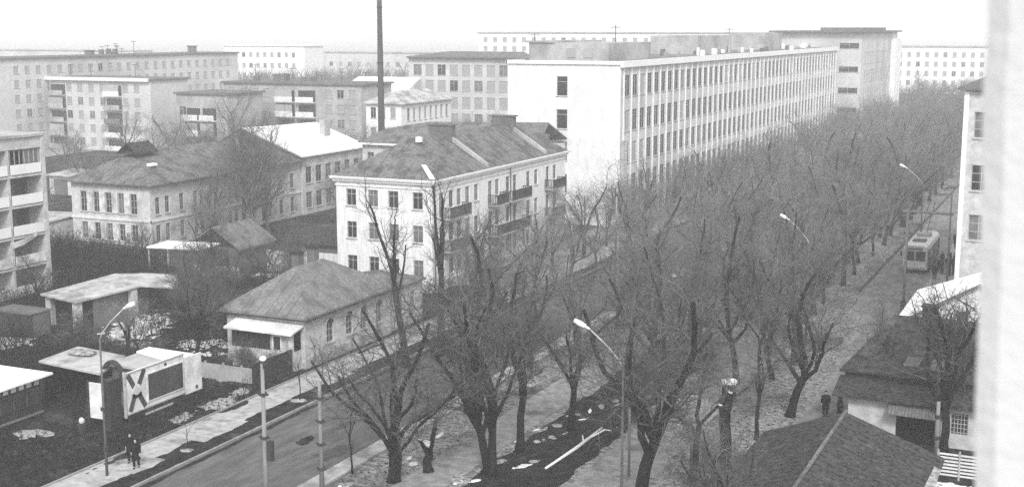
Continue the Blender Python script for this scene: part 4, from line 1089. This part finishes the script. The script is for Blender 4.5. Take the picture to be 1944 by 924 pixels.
near = [
    ('broad bare tree over the second path, behind the heavy dark tree', -24.6, 78.5, dict(seed=201, H=11, limbs=7, r0=.24, fork=.3, spread=1.1, nk=(8, 8, 6))),
    ('bare tree beyond the sawn-off trunk, left of the leaning tree', -22.3, 88.0, dict(seed=202, H=11, limbs=7, r0=.24, fork=.32, spread=1.0, nk=(8, 8, 6))),
    ('bare tree between the lamp and the leaning tree, on the boulevard edge', -19.8, 95.0, dict(seed=203, H=11.5, limbs=6, r0=.24, fork=.32, spread=1.0, nk=(8, 8, 6))),
    ('bare tree over the dark bed behind the pale stripped branch', -26.6, 84.5, dict(seed=204, H=10, limbs=6, r0=.22, fork=.32, spread=1.0, nk=(8, 8, 6))),
    ('small twiggy tree against the left slope of the foreground roof', -15.7, 57.5, dict(seed=205, H=6.5, limbs=6, r0=.12, fork=.25, spread=.9, nk=(8, 8, 7))),
    ('small twiggy tree at the near corner of the foreground roof', -13.4, 53.6, dict(seed=206, H=7.4, limbs=6, r0=.10, fork=.45, spread=.9, nk=(7, 7, 6))),
    ('spreading low-limbed bare tree nearest the two pale concrete poles', -34.4, 60.3, dict(seed=107, H=10.6, limbs=5, r0=.27, fork=.22, spread=.95, leanx=-.15, nk=(7, 8, 6), stems=2)),
    ('dark bare tree with twin steep stems beside the pale boulevard path', -30.3, 63.5, dict(seed=103, H=12.4, limbs=5, r0=.27, fork=.24, spread=.42, leanx=-.05, nk=(8, 8, 7), stems=2)),
    ('tall straight dark tree beyond the twin-stemmed one', -30.3, 67.9, dict(seed=104, H=12.0, limbs=5, r0=.27, fork=.34, spread=.5, nk=(8, 9, 7))),
    ('heavy dark tree with thick crooked limbs at the bottom centre', -20.9, 62.3, dict(seed=108, H=12.5, limbs=8, r0=.40, fork=.28, spread=1.25, nk=(8, 9, 7))),
    ('slender forked tree left of the thick sawn-off trunk', -19.4, 67.4, dict(seed=110, H=8.0, limbs=3, r0=.2, fork=.42, spread=.7, nk=(7, 7, 6))),
    ('big leaning tree standing left of the lone standing person', -17.1, 81.7, dict(seed=113, H=11.5, limbs=6, r0=.3, fork=.30, spread=.95, leanx=.1, nk=(8, 9, 7))),
    ('slim dark tree between the sawn-off trunk and the leaning tree', -17.9, 76.0, dict(seed=114, H=8.0, limbs=4, r0=.15, fork=.4, spread=.45, nk=(7, 6, 6))),
    ('tall dark trunk standing between the left roadway and the path', -36.6, 73.8, dict(seed=116, H=11.5, limbs=5, r0=.3, fork=.42, spread=.5, nk=(8, 9, 7))),
    ('dark-stemmed tree with a straight low trunk in the middle of the snowy bed', -29.0, 73.0, dict(seed=118, H=9.5, limbs=5, r0=.25, fork=.35, spread=.8, nk=(8, 9, 7))),
    ('dark bare tree rising in front of the dark-roofed house, lower right', -7.1, 78.2, dict(seed=122, H=10.6, limbs=7, r0=.27, fork=.30, spread=.95, nk=(8, 7, 6))),
    ('bushy dark fruit tree in the yard left of the corner house', -62.8, 79.0, dict(seed=121, H=8.4, limbs=7, r0=.17, fork=.26, spread=.9, nk=(8, 9, 7))),
]
for lab, x, y, k in near:
    sd = k.pop('seed'); plant('bare_tree', lab, x, y, tree_meshes(sd, twig_m='twigdark', **k))
plant('tall_tree', 'tall slim bare tree before the front windows of the white apartment house', -46.0, 82.3, V_tall[0], 1.0, .4)
plant('tall_tree', 'tall slim bare tree before the near corner of the white apartment house', -45.3, 86.5, V_tall[1], 1.05, 1.4)
plant('pollarded_tree', 'small dark pollarded tree behind the crossed emblem billboard', -60.8, 68.8, tree_meshes(131, H=6.2, limbs=5, r0=.2, fork=.55, pollard=True, nk=(4, 5, 5)), 1, 0)

# thick pollarded trunk with a pale sawn top
def sawn(label, x, y, h, r, seed, s1=1.0, cuts=((0, 0, 0),)):
    t = thing('sawn_tree', label, 'tree', (x, y, 0))
    g = random.Random(seed)
    pts = [Vector((x + g.uniform(-.1, .1) * (i > 0), y + g.uniform(-.05, .05), h * i / 5)) for i in range(6)]
    part('trunk', MB().tube(pts, [r * 1.35, r, r * .95, r * .9, r * .9, r * .98], 10), M['bark'], t, smooth=True)
    lm = MB(); ends = []
    for k in range(4):
        a = g.uniform(0, 6.28) + k * 1.57; p = pts[4 - k % 2]
        e = p + Vector((math.cos(a) * .8, math.sin(a) * .8, .9 + .4 * k)) * .9
        lm.tube([p, p.lerp(e, .5) + Vector((0, 0, -.1)), e], [r * .5, r * .42, r * .4], 7); ends.append(e)
    part('limb', lm, M['bark'], t, smooth=True)
    tp = pts[-1]
    part('cut_face', MB().blob((tp.x, tp.y, tp.z + .05), (r * 1.5, r * 1.2, .22), seed, jit=.22), M['cut'], t)
    for e in ends[:2]:
        part('cut_face', MB().tube([e, e + Vector((.02, 0, .05))], r * .43, 7), M['cut'], t)
    polys, tw = [], []
    for e in ends:
        for q in range(9):
            d = Vector((g.gauss(0, .6), g.gauss(0, .6), 1)).normalized(); p = e.copy(); rr = .018
            for i in range(5):
                d = (d + Vector((g.gauss(0, .2), g.gauss(0, .2), .05))).normalized(); n_ = p + d * .4
                tw.append((*p, *n_, rr, rr * .75))
                for w in range(2):
                    dd = (d + Vector((g.gauss(0, .6), g.gauss(0, .6), .2))).normalized(); n2 = n_ + dd * g.uniform(.2, .6); tw.append((*n_, *n2, rr * .6, rr * .3))
                p = n_; rr *= .78
    me = seg_mesh('crown', tw, 3, M['twig']); o = link('crown', me, t); o.location = (-x, -y, 0)
    return t
sawn('thick dark sawn-off trunk with a large pale cut at its top', -17.8, 68.2, 5.6, .34, 3)
sawn('stubby forked trunk with small pale cuts, midway down the boulevard', -34.6, 112.0, 2.6, .2, 5)
sawn('low sawn-off trunk with a pale cut behind the spreading tree', -33.6, 62.5, 1.6, .26, 9)
lg = part('fallen_branch', MB().tube([(-27.6, 65.5, .12), (-27.3, 69.5, .16), (-27.1, 73.4, .3)], [.07, .11, .09], 7).tube([(-27.2, 71.5, .2), (-26.6, 72.6, .5), (-26.2, 72.7, .45)], [.06, .05, .03], 6).tube([(-27.2, 70.5, .2), (-27.7, 71.6, .3)], [.06, .04], 6), M['cut'], smooth=True)
tag(lg, 'long pale stripped branch lying on the dark bed at the bottom centre', 'branch')

# boulevard rows
rb_ = random.Random(99)
rows = [(-51.0, 124, 7.8, .80, 'in front of the institute', .6), (-45.4, 96, 8.0, .86, 'by the left pavement', .8), (-36.5, 86, 7.4, .97, 'on the left boulevard edge', 1.0), (-28.9, 90, 7.6, 1.0, 'between the boulevard paths', 1.1),
        (-24.2, 112, 9.5, .82, 'along the second path', 1.0), (-19.4, 90, 7.4, .98, 'on the right boulevard edge', 1.1)]
count = 0
for ri, (X0, Y0, stp, hs, where, jx) in enumerate(rows):
    y = Y0
    while y < 440:
        x = X0 + rb_.uniform(-jx, jx); yy = y + rb_.uniform(-1.6, 1.6)
        if x < -37.8 and x > -47.2 and ri > 1: x = -37.3
        if ri == 1: x = -47.7 + rb_.uniform(-.3, .3)
        if ri == 0: x = max(x, -53.5)
        if ri == 5 and yy > 96: x = min(x - 2.2, -21.9)
        s = hs * rb_.uniform(.82, 1.14)
        pool = (V_big + V_mid) if yy < 210 else V_far
        near_t = 'before the white apartment house' if yy < 110 else 'opposite the white apartment house balconies' if yy < 135 else 'opposite the blank institute gable' if yy < 165 else \
            'opposite the first institute windows' if yy < 200 else 'opposite the middle institute windows' if yy < 245 else 'opposite the last institute windows' if yy < 300 else 'opposite the grey tower' if yy < 360 else 'beyond the grey tower'
        plant('boulevard_tree', 'bare tree %s, %s' % (where, near_t), x, yy, rb_.choice(pool), s, rb_.uniform(0, 6.28), group='bare trees %s, %s' % (where, near_t))
        count += 1
        y += stp * rb_.uniform(.85, 1.2) * (1.0 if yy < 230 else 1.25)
print('boulevard trees', count)
# right pavement trees and a few saplings
for i, (x, y, s) in enumerate([(-13.6, 92, .5), (-13.7, 96.5, .45), (-14.3, 101.5, .42)]):
    plant('thin_tree', ['thin bare pavement tree nearest the tiled house', 'thin bare pavement tree, second from the tiled house', 'thin bare pavement tree left of the tall pole'][i], x, y, V_mid[i], s, i)
plant('sapling', 'thin sapling in a round snowy hole on the left pavement bed', -48.2, 71.3, V_young[0], .8, 0)
plant('sapling', 'thin forked sapling just right of the second concrete pole', -37.4, 60.4, V_young[1], 1.15, 2)
plant('sapling', 'thin whip sapling in the small square bed of the left pavement', -48.4, 59.8, V_young[0], .45, 2)
patch(-48.2, 71.3, .45, .45, .115, M['oldsnow'], 701, h=.05); patch(-48.4, 59.6, .4, .35, .115, M['oldsnow'], 702, h=.05)

# yard trees and bushes on the left
yard = [(-72, 101, .62), (-77, 99, .7), (-66.5, 96, .6), (-69, 92.5, .55), (-63.5, 93.5, .6), (-93, 108.5, .5), (-72, 105.5, .5), (-70, 86, .5), (-65, 85, .6), (-67.5, 100, .62), (-80, 101, .45), (-74.5, 94.5, .5), (-88, 88, .45), (-66, 76, .42), (-78, 73, .45)]
for i, (x, y, s) in enumerate(yard):
    plant('yard_tree', 'dark bare tree in the yard between corner house and school', x, y, V_yard[i % 2], s, i * 1.3, group='dark bare trees in the overgrown yard')
for i, (x, y, sc_) in enumerate([(-57.6, 75.3, .5), (-56.2, 75.8, .6), (-54.8, 75.0, .55), (-53.7, 76.0, .5)]):
    plant('porch_shrub', ['leftmost low shrub before the glazed porch', 'second low shrub from the left before the glazed porch', 'third low shrub from the left before the glazed porch', 'low shrub just behind the dark board fence'][i], x, y, V_bush[i % 3], sc_, i, group='shrubs before the porch', cat='bush')
for i, (x, y, sc_) in enumerate([(-66.0, 73.0, .9), (-70.5, 74.5, 1.0), (-76.5, 71.0, 1.1), (-61.8, 72.2, .8)]):
    plant('yard_bush', ['dark bush behind the black garage roof', 'dark bush between the garage and the snow patch', 'big dark bush left of the black garage roof', 'dark bush left of the pale slab fence'][i], x, y, V_bush[i % 3], sc_, i, group='single bushes behind the kiosks', cat='bush')
def thicket(label, areas, n, hmin, hmax, seed, m='bark'):
    g = random.Random(seed); segs = []
    wts = [(a[1] - a[0]) * (a[3] - a[2]) for a in areas]
    for i in range(n):
        a = g.choices(areas, wts)[0]; p = Vector((g.uniform(a[0], a[1]), g.uniform(a[2], a[3]), 0)); hh = g.uniform(hmin, hmax)
        d = Vector((g.gauss(0, .3), g.gauss(0, .3), 1)).normalized(); r_ = .018 + .006 * hh
        for k in range(4):
            d = (d + Vector((g.gauss(0, .18), g.gauss(0, .18), .02))).normalized(); q_ = p + d * hh / 4
            segs.append((*p, *q_, r_, r_ * .75))
            for w in range(4):
                dd = (d + Vector((g.gauss(0, .7), g.gauss(0, .7), g.gauss(.1, .4)))).normalized(); e = q_ + dd * hh * g.uniform(.1, .28)
                segs.append((*q_, *e, .012, .006))
            p = q_; r_ *= .75
    o = link('undergrowth', seg_mesh('undergrowth', segs, 3, M[m])); tag(o, label, 'undergrowth', kind='stuff')
thicket('dark tangled leafless undergrowth filling the yards before the school', [(-97, -86, 93, 104), (-86, -62, 93, 103), (-73, -61, 88, 98), (-110, -92, 104, 112.5), (-72, -66, 82, 90)], 2600, .9, 2.8, 1)
thicket('dark tangled weeds and bushes behind the kiosks and the open garage', [(-84, -66, 66, 76), (-66, -60.5, 70, 77), (-84, -76, 60, 70), (-92, -84, 84, 93), (-84, -77, 76, 77.2), (-66.5, -61, 78, 84)], 1500, .6, 2.1, 2)
thicket('rough dead weeds along the verge before the billboard', [(-54.5, -51.9, 52, 73), (-61, -55.5, 50, 58)], 420, .2, .7, 3)
for i, (x, y, s) in enumerate([(-92.5, 125.5, 1.0), (-93.8, 129, .95), (-90.5, 128.5, .85), (-94.3, 133.5, .9), (-89, 123, .78)]):
    plant('poplar', 'pale upright bare poplar before the school, ' + ['leftmost of the clump', 'second from the left', 'rightmost of the clump', 'fourth from the left', 'shortest, in the middle'][i], x, y, V_pop[i % 2], s, i, group='poplars before the school')
for i, (x, y, s) in enumerate([(-92, 148, .85), (-90, 154, .9), (-86, 137, .8), (-82, 131, .7), (-78, 128, .72), (-84, 143, .85), (-74, 134, .75), (-88, 160, .9), (-80, 150, .8), (-72, 125, .62), (-93, 119, .72), (-90, 116.5, .6), (-94.5, 123, .8)]):
    plant('courtyard_tree', 'bare courtyard tree between the school and the white apartment house', x, y, (V_mid + V_big)[i % 8], s, i, group='courtyard trees behind the white fence')
g = random.Random(42)
for i in range(44):
    if i < 16: x, y, gr = g.uniform(-150, -112), g.uniform(122, 175), 0
    elif i < 32: x, y, gr = g.uniform(-170, -108), g.uniform(172, 203), 1
    else: x, y, gr = g.uniform(-132, -80), g.uniform(208, 240), 2
    plant('distant_tree', ['hazy bare tree behind the roof of the school', 'hazy bare tree at the foot of the grey apartment blocks', 'hazy bare tree around the white villa and the works building'][gr], x, y, V_far[i % 3], g.uniform(.7, 1.05) * (.8 if gr == 0 else 1), g.uniform(0, 6),
          group=['trees behind the school', 'trees below the apartment blocks', 'trees around the villa'][gr])
# low sheds and walls peeping out behind the school
tg = thing('garage_row', 'low row of pale-roofed garages behind the left school roof', 'garage', (-140, 150, 0))
part('wall', MB().box(-146, -118, 150, 155, 0, 3), M['school'], tg)
part('roof', MB().slab([(-146.4, 149.5, 3.0), (-117.5, 149.5, 3.0), (-117.5, 155.5, 3.4), (-146.4, 155.5, 3.4)], .15), M['paleroof'], tg)
part('roof_snow', MB().slab([(-136, 150.2, 3.2), (-126, 150.2, 3.2), (-126, 155.3, 3.52), (-136, 155.3, 3.52)], .08), M['roofsnow'], tg)
for i in range(7): part('door', MB().box(-145 + i * 3.8, -142.4 + i * 3.8, 149.9, 149.99, 0, 2.4), M['dkgrey'], tg)

# the far wood: one hazy mass of tree shapes on the horizon
def wood(name, label, seed, n, rx, ry, h):
    rg = np.random.RandomState(seed); segs = []
    for i in range(n):
        x = rg.uniform(*rx); y = rg.uniform(*ry); hh = h * rg.uniform(.6, 1.15)
        segs.append((x, y, 0, x, y, hh * .5, .22, .15))
        for k in range(26):
            a = rg.rand() * 6.28; z = hh * rg.uniform(.25, .7); e = hh * rg.uniform(.08, .22); up = hh * rg.uniform(.12, .34)
            segs.append((x + rg.uniform(-.4, .4), y, z, x + e * math.cos(a) * 1.2, y + e * math.sin(a), min(z + up, hh), .10, .03))
    o = link(name, seg_mesh(name, segs, 3, M['twig2'])); tag(o, label, 'wood', kind='stuff'); return o
wood('far_wood', 'hazy mass of bare trees spreading behind the long grey blocks on the left skyline', 5, 900, (-420, -215), (285, 420), 13)
wood('far_wood', 'hazy bare woodland between the chimney and the works building', 6, 900, (-245, -100), (275, 400), 12)
wood('far_wood', 'faint woodland beyond the end of the boulevard', 7, 500, (-120, 20), (442, 620), 11)

# ------------------------------------------------------------------ poles and street lamps
def pole(label, x, y, h, m='pole', r=.115, kind='pole', extra=()):
    t = thing('concrete_pole' if m == 'pole' else 'dark_pole', label, 'pole', (x, y, 0))
    part('shaft', MB().tube([(x, y, 0), (x, y, h)], [r * 1.25, r * .8], 10), M[m], t, smooth=True)
    return t
def street_lamp(label, x, y, h, dx, dy=0.0, m='poledark'):
    t = thing('street_lamp', label, 'street lamp', (x, y, 0))
    part('shaft', MB().tube([(x, y, 0), (x, y, h - 1.75)], [.085, .045], 9), M[m], t, smooth=True)
    part('arm', MB().tube([(x, y, h - 1.85), (x + dx * .10, y + dy * .1, h - 1.45), (x + dx * .45, y + dy * .45, h - .8), (x + dx, y + dy, h)], .04, 7), M['frame'], t, smooth=True)
    hd = MB()
    for a, b, w, hh in ((.0, .3, .07, .06), (.3, 1.0, .15, .11)):
        p, q_ = Vector((x + dx * (1 + a * .45), y + dy * (1 + a * .45), h + a * .35)), Vector((x + dx * (1 + b * .45), y + dy * (1 + b * .45), h + b * .35))
        hd.tube([p, p.lerp(q_, .5), q_], [w * .8, w, w * .8], 8)
    part('lamp_head', hd, M['lamp'], t, smooth=True)
    return t
street_lamp('nearest boulevard street lamp, beside the heavy dark tree at bottom centre', -20.9, 59.6, 10.0, -1.9, .2)
street_lamp('street lamp with bright head halfway down the boulevard', -20.2, 101.5, 10.0, -1.7, .3)
street_lamp('farthest street lamp, rising above the avenue behind the trolleybus', -16.9, 145.6, 10.0, -1.8, .2)
street_lamp('street lamp with dark shaft at the far left lot beside the white panel', -49.75, 54.2, 9.8, 1.5, .3, m='poledark')
t = bpy.data.objects['street_lamp.003']
for z in (1.6, 3.9): part('clamp', MB().tube([(-49.75, 54.2, z), (-49.75, 54.2, z + .18)], .17, 9), M['iron'], t)

def ringed(label, x, y, h, rings):
    t = pole(label, x, y, h)
    for z in rings: part('clamp', MB().tube([(x, y, z), (x, y, z + .12)], .22, 10).box(x - .3, x + .3, y - .05, y + .05, z + .02, z + .1), M['iron'], t)
    return t
t = ringed('pale concrete pole with a small round lamp on top, left of the sidewalk beds', -36.4, 50.7, 8.9, [7.3, 5.1, 2.3])
part('lamp', MB().blob((-36.35, 50.7, 9.15), (.18, .18, .14), 1, jit=.03), M['lamp'], t, smooth=True)
part('lamp_bracket', MB().tube([(-36.4, 50.7, 8.6), (-36.1, 50.7, 8.95)], .05, 6).box(-36.3, -36.0, 50.6, 50.8, 8.75, 8.98), M['iron'], t)
part('switch_box', MB().box(-36.2, -35.95, 50.6, 50.85, 4.0, 5.0), M['iron'], t)
ringed('pale concrete pole with three dark bands, right of the taller one with a lamp', -37.5, 57.4, 6.2, [5.2, 3.9, 2.6, 1.2])
t = pole('tall concrete pole with a long crossbar beside the trolleybus', -14.8, 117.5, 9.3)
part('crossbar', MB().tube([(-15.3, 117.5, 9.1), (-11.0, 117.8, 9.0)], .12, 7), M['pole'], t)
part('crossbar', MB().tube([(-15.2, 117.5, 8.7), (-14.4, 117.5, 8.7)], .06, 7), M['pole'], t)
part('base_box', MB().box(-15.05, -14.6, 117.2, 117.6, 0, 1.0), M['iron'], t)
t = pole('slim pale pole on the far side of the trolleybus road', -12.6, 132.0, 9.2, r=.1)
t = pole('short pale pole with dark clamps in front of the tiled house window', -7.45, 77.2, 3.4, r=.13)
for z in (1.1, 2.4): part('clamp', MB().tube([(-7.45, 77.2, z), (-7.45, 77.2, z + .2)], .19, 9), M['iron'], t)
for i, (x, y, h) in enumerate([(-47.4, 119.0, 5.6), (-45.9, 128.0, 7.5), (-38.0, 106.5, 7.0), (-20.6, 100.0, 6.0)]):
    pole(['pale pole before the far balconies of the white apartment house', 'pale pole beside the far corner of the white apartment house', 'slim pale pole beside the stubby forked trunk', 'slim pale pole under the lamp halfway down the boulevard'][i], x, y, h, r=.11)
t = pole('slim pale pole left of the heavy dark tree at bottom centre', -22.9, 66.5, 6.0, r=.07)
for i, (x, z) in enumerate(((-17.2, 6.0), (-16.6, 6.0))):
    o = part('contact_wire', MB().tube([(x - 1.4, 112, z), (x, 150, z - .1), (x - .6, 260, z)], .012, 4), M['iron']); tag(o, ['left trolley contact wire above the right roadway', 'right trolley contact wire above the right roadway'][i], 'wire')

# ------------------------------------------------------------------ trolleybus
tb = thing('trolleybus', 'pale-fronted trolleybus with a light roof stopped by the right pavement', 'trolleybus', (-16.3, 137, 0))
x0, x1, y0, y1 = -17.6, -15.1, 137.0, 148.0
bd = MB()
prof = [(0, .45), (.0, 1.35), (.08, 2.45), (.30, 2.85)]
def ring(y, ins):
    return [(x0 + ins, y, .42), (x1 - ins, y, .42), (x1 - ins, y, 2.45), (x1 - .12 - ins, y, 2.78), (x1 - .45, y, 2.93), (x0 + .45, y, 2.93), (x0 + .12 + ins, y, 2.78), (x0 + ins, y, 2.45)]
rings = [ring(y0, .10), ring(y0 + .25, 0), ring(y1 - .25, 0), ring(y1, .1)]
for r_ in rings: bd.v += r_
for i in range(3):
    for k in range(8):
        k2 = (k + 1) % 8; bd.f.append((i * 8 + k, i * 8 + k2, i * 8 + 8 + k2, i * 8 + 8 + k)); bd.m.append(0)
bd.f += [tuple(range(8)), tuple(range(31, 23, -1))]; bd.m += [0, 0]
part('body', bd, M['buspale'], tb)
part('side_panel', MB().box(x1 + .001, x1 + .03, y0 + .3, y1 - .3, .5, 1.35), M['busdark'], tb)
part('front_skirt', MB().box(x0 + .1, x1 - .1, y0 - .05, y0 - .003, .42, .62), M['iron'], tb)
w = part('windscreen', MB().box(x0 + .22, x1 - .22, y0 - .03, y0 - .004, 1.35, 2.35), M['glass'], tb)
part('pillar', MB().box(-16.39, -16.31, y0 - .05, y0 - .031, 1.35, 2.35), M['buspale'], w)
part('destination_box', MB().box(x0 + .5, x1 - .5, y0 - .03, y0 - .004, 2.45, 2.72), M['glass2'], tb)
for x in (x0 + .35, x1 - .35): part('headlight', MB().tube([(x, y0 - .002, .9), (x, y0 - .06, .9)], .13, 12), M['lamp'], tb)
part('bumper', MB().box(x0 + .02, x1 - .02, y0 - .14, y0 - .052, .45, .6), M['frame'], tb)
for k in range(7):
    a = y0 + .6 + k * 1.45
    part('side_window', MB().box(x1 + .001, x1 + .02, a, a + 1.25, 1.45, 2.35), M['glass'], tb)
for a in (y0 + .55, y0 + 5.0, y0 + 9.2):
    part('door', MB().box(x1 + .031, x1 + .05, a, a + 1.2, .5, 2.4), M['busdark'], tb)
for y in (y0 + 2.2, y1 - 3.2):
    for x, s in ((x1, 1), (x0, -1)):
        wh = part('wheel', MB().tube([(x - .25 * s, y, .48), (x + .03 * s, y, .48)], .48, 16), M['rubber'], tb)
        part('rim', MB().tube([(x + .031 * s, y, .48), (x + .05 * s, y, .48)], .25, 12), M['frame'], wh)
part('roof_hatch', MB().box(x0 + .6, x1 - .6, y0 + 2.5, y0 + 4.2, 2.93, 3.08), M['dkgrey'], tb)
part('roof_equipment', MB().box(x0 + .55, x1 - .55, y0 + 6.2, y0 + 8.0, 2.93, 3.3), M['frame'], tb)
for x in (-16.7, -16.1): part('trolley_pole', MB().tube([(x, y0 + 7, 3.3), (x - .1, y1 + 3.5, 5.7)], .04, 6), M['iron'], tb)
part('mirror', MB().box(x0 - .25, x0 - .05, y0 - .1, y0, 1.8, 2.3), M['iron'], tb)

# ------------------------------------------------------------------ people
def person(label, x, y, rot, coat='coat', h=1.72, stride=.25, z=.1, hat=None, bag=False, group=None, seed=0, skirt=False):
    g = random.Random(seed); t = thing('person', label, 'person', (x, y, z), rot, group)
    s = h / 1.72
    me = bpy.data.meshes.new('body')
    V = []; E_ = []; Rr = []
    def add(p, r, par=None):
        V.append(tuple(c * s for c in p)); Rr.append(r if isinstance(r, tuple) else (r, r))
        if par is not None: E_.append((par, len(V) - 1))
        return len(V) - 1
    pel = add((0, 0, .93), (.15, .11))
    w_ = add((0, 0, 1.10), (.135, .10), pel); ch = add((0, -.01, 1.30), (.165, .11), w_); nk = add((0, 0, 1.47), (.055, .055), ch)
    hb = add((0, -.01, 1.56), (.07, .085), nk); hm = add((0, -.015, 1.64), (.078, .095), hb); add((0, -.005, 1.71), (.055, .07), hm)
    ns = add((0, -.115, 1.62), .014, hm)
    for sx, ph in ((-1, 1), (1, -1)):
        hp = add((sx * .09, 0, .88), (.09, .09), pel); kn = add((sx * .10, -stride * .35 * ph - .02, .49), (.06, .06), hp)
        an = add((sx * .10, -stride * .5 * ph + (.03 if ph > 0 else .06), .09), (.04, .04), kn); add((sx * .11, -stride * .5 * ph - .13, .04), (.04, .032), an)
        sh = add((sx * .19, 0, 1.40), (.06, .06), ch); el = add((sx * .25, stride * .3 * ph + .03, 1.13), (.045, .045), sh)
        wr = add((sx * .26, stride * .45 * ph - .07, .90), (.03, .03), el); pm = add((sx * .26, stride * .5 * ph - .09, .83), (.038, .02), wr)
        for q, (oy, l_) in enumerate(((-.033, .065), (-.012, .08), (.010, .075), (.030, .06))):
            f1 = add((sx * .26, stride * .5 * ph - .09 + oy, .83 - .035), .010, pm); add((sx * .25, stride * .5 * ph - .1 + oy, .83 - .035 - l_), .008, f1)
        th1 = add((sx * .235, stride * .5 * ph - .135, .84), .010, pm); add((sx * .225, stride * .5 * ph - .155, .80), .009, th1)
    me.from_pydata(V, E_, []); me.materials.append(M['skin'])
    o = link('body', me, t)
    md = o.modifiers.new('skin', 'SKIN'); md.use_smooth_shade = True
    if not me.skin_vertices: 
        pass
    else:
        for i, sv in enumerate(me.skin_vertices[0].data):
            sv.radius = (Rr[i][0] * s, Rr[i][1] * s); sv.use_root = (i == 0)
    o.modifiers.new('sub', 'SUBSURF').levels = 1
    # coat: rings around the torso down to the knee, sleeves
    ct = MB(); n = 14; zs = [(1.50, .09, .08), (1.44, .20, .12), (1.30, .225, .145), (1.10, .20, .145), (.95, .215, .16), (.75, .235, .185 + stride * .12), (.52, .25, .2 + stride * .2)]
    for (zz, rx, ry) in zs:
        for k in range(n):
            a = 2 * math.pi * k / n; q = 1 + (.04 * math.sin(a * 5 + seed) if zz < 1 else 0); ct.v.append((rx * q * math.cos(a) * s, ry * q * math.sin(a) * s - .01, zz * s))
    for i in range(len(zs) - 1):
        for k in range(n):
            k2 = (k + 1) % n; ct.f.append((i * n + k, i * n + k2, (i + 1) * n + k2, (i + 1) * n + k)); ct.m.append(0)
    for sx, ph in ((-1, 1), (1, -1)):
        ct.tube([(sx * .17 * s, 0, 1.43 * s), (sx * .215 * s, 0, 1.36 * s), (sx * .255 * s, (stride * .3 * ph + .03) * s, 1.13 * s), (sx * .262 * s, (stride * .44 * ph - .06) * s, .92 * s)], [.06 * s, .075 * s, .062 * s, .052 * s], 8)
    link('coat', ct.mesh('coat', M[coat], smooth=True), t)
    lg_ = MB()
    for sx, ph in ((-1, 1), (1, -1)):
        lg_.tube([(sx * .09 * s, 0, .86 * s), (sx * .10 * s, (-stride * .35 * ph - .02) * s, .49 * s), (sx * .10 * s, (-stride * .5 * ph + (.03 if ph > 0 else .06)) * s, .12 * s)], [.11 * s, .08 * s, .07 * s], 8)
    link('trousers', lg_.mesh('trousers', M['coat'], smooth=True), t)
    for sx, ph in ((-1, 1), (1, -1)):
        yb = -stride * .5 * ph + (.03 if ph > 0 else .06)
        link('shoe', MB().blob((sx * .105 * s, (yb - .07) * s, .045 * s), (.055 * s, .15 * s, .05 * s), 1, jit=.02).mesh('shoe', M['rubber'], smooth=True), t)
    hc = MB().blob((0, .012 * s, 1.665 * s), (.092 * s, .108 * s, .085 * s), seed, jit=.03, rings=7, seg=12)
    link('hat' if hat else 'hair', hc.mesh('hat', M[hat or 'coat'], smooth=True), t)
    if bag:
        b = link('bag', MB().box(.2, .3, -.22, .12, .45, .72).tube([(.25, -.14, .72), (.25, -.05, .84), (.25, .05, .72)], .012, 5).mesh('bag', M['iron']), t)
    return t
person('left one of two dark-coated people on the left pavement', -50.1, 56.6, .6, seed=1, h=1.75)
person('right one of two dark-coated people on the left pavement', -49.1, 55.9, .5, seed=2, h=1.75)
person('person in dark clothes standing alone by the leaning tree near the tiled house', -15.0, 82.7, .3, stride=.08, z=0, seed=3)
person('dark figure standing behind the lone person by the tiled house', -14.2, 83.4, 1.9, stride=.1, z=0, seed=4, coat='coat2')
ppl = [(-14.0, 138.0, 'coat'), (-13.6, 137.2, 'coat'), (-13.3, 139.2, 'coat2'), (-12.9, 136.6, 'coat'), (-13.1, 138.1, 'coat'), (-12.5, 137.4, 'coat'), (-12.7, 139.4, 'coat'), (-12.2, 138.6, 'coat2'), (-14.1, 141.5, 'coat'), (-13.5, 142.4, 'coat'), (-12.9, 141.4, 'coat'), (-12.3, 140.6, 'coat'), (-12.0, 136.8, 'coat'), (-14.0, 133.8, 'coat')]
for i, (x, y, c_) in enumerate(ppl):
    person('person in dark winter clothes in the crowd at the stop beside the trolleybus', x, y, i * 1.7, coat=c_, stride=.1, z=.11, seed=10 + i, group='crowd at the trolleybus stop', h=1.6 + .03 * (i % 5))
for i, (x, y) in enumerate([(-14.0, 154.5), (-13.3, 153.8), (-13.0, 162.0)]):
    person(['leftmost of three dark figures walking far up the right pavement', 'person in dark clothes close behind the leftmost walker on the right pavement', 'person walking alone farthest up the right pavement'][i], x, y, .2 + i, stride=.25, z=.11, seed=30 + i, h=1.8)
person('person in a dark coat standing in the yard before the corner house', -59.6, 77.0, 1.0, stride=.08, z=0, seed=40)

# ------------------------------------------------------------------ haze
hz = MB().box(-5900, 5900, -5900, 5900, -1.2, 46)
o = part('haze', hz, [])if False else link('haze', hz.mesh('haze', []))
hm = bpy.data.materials.new('haze'); hm.use_nodes = True
nt = hm.node_tree; nt.nodes.clear()
vo = nt.nodes.new("ShaderNodeOutputMaterial"); pv_ = nt.nodes.new("ShaderNodeVolumePrincipled")
pv_.inputs["Color"].default_value = (.97, .97, .97, 1); pv_.inputs["Density"].default_value = HAZE; pv_.inputs["Anisotropy"].default_value = .0
nt.links.new(pv_.outputs[0], vo.inputs["Volume"])
o.data.materials.clear(); o.data.materials.append(hm)
o['kind'] = 'stuff'; o['label'] = 'pale winter haze filling the air between the buildings'
scene.cycles.use_denoising = False
scene.cycles.volume_bounces = 1
scene.cycles.max_bounces = 6
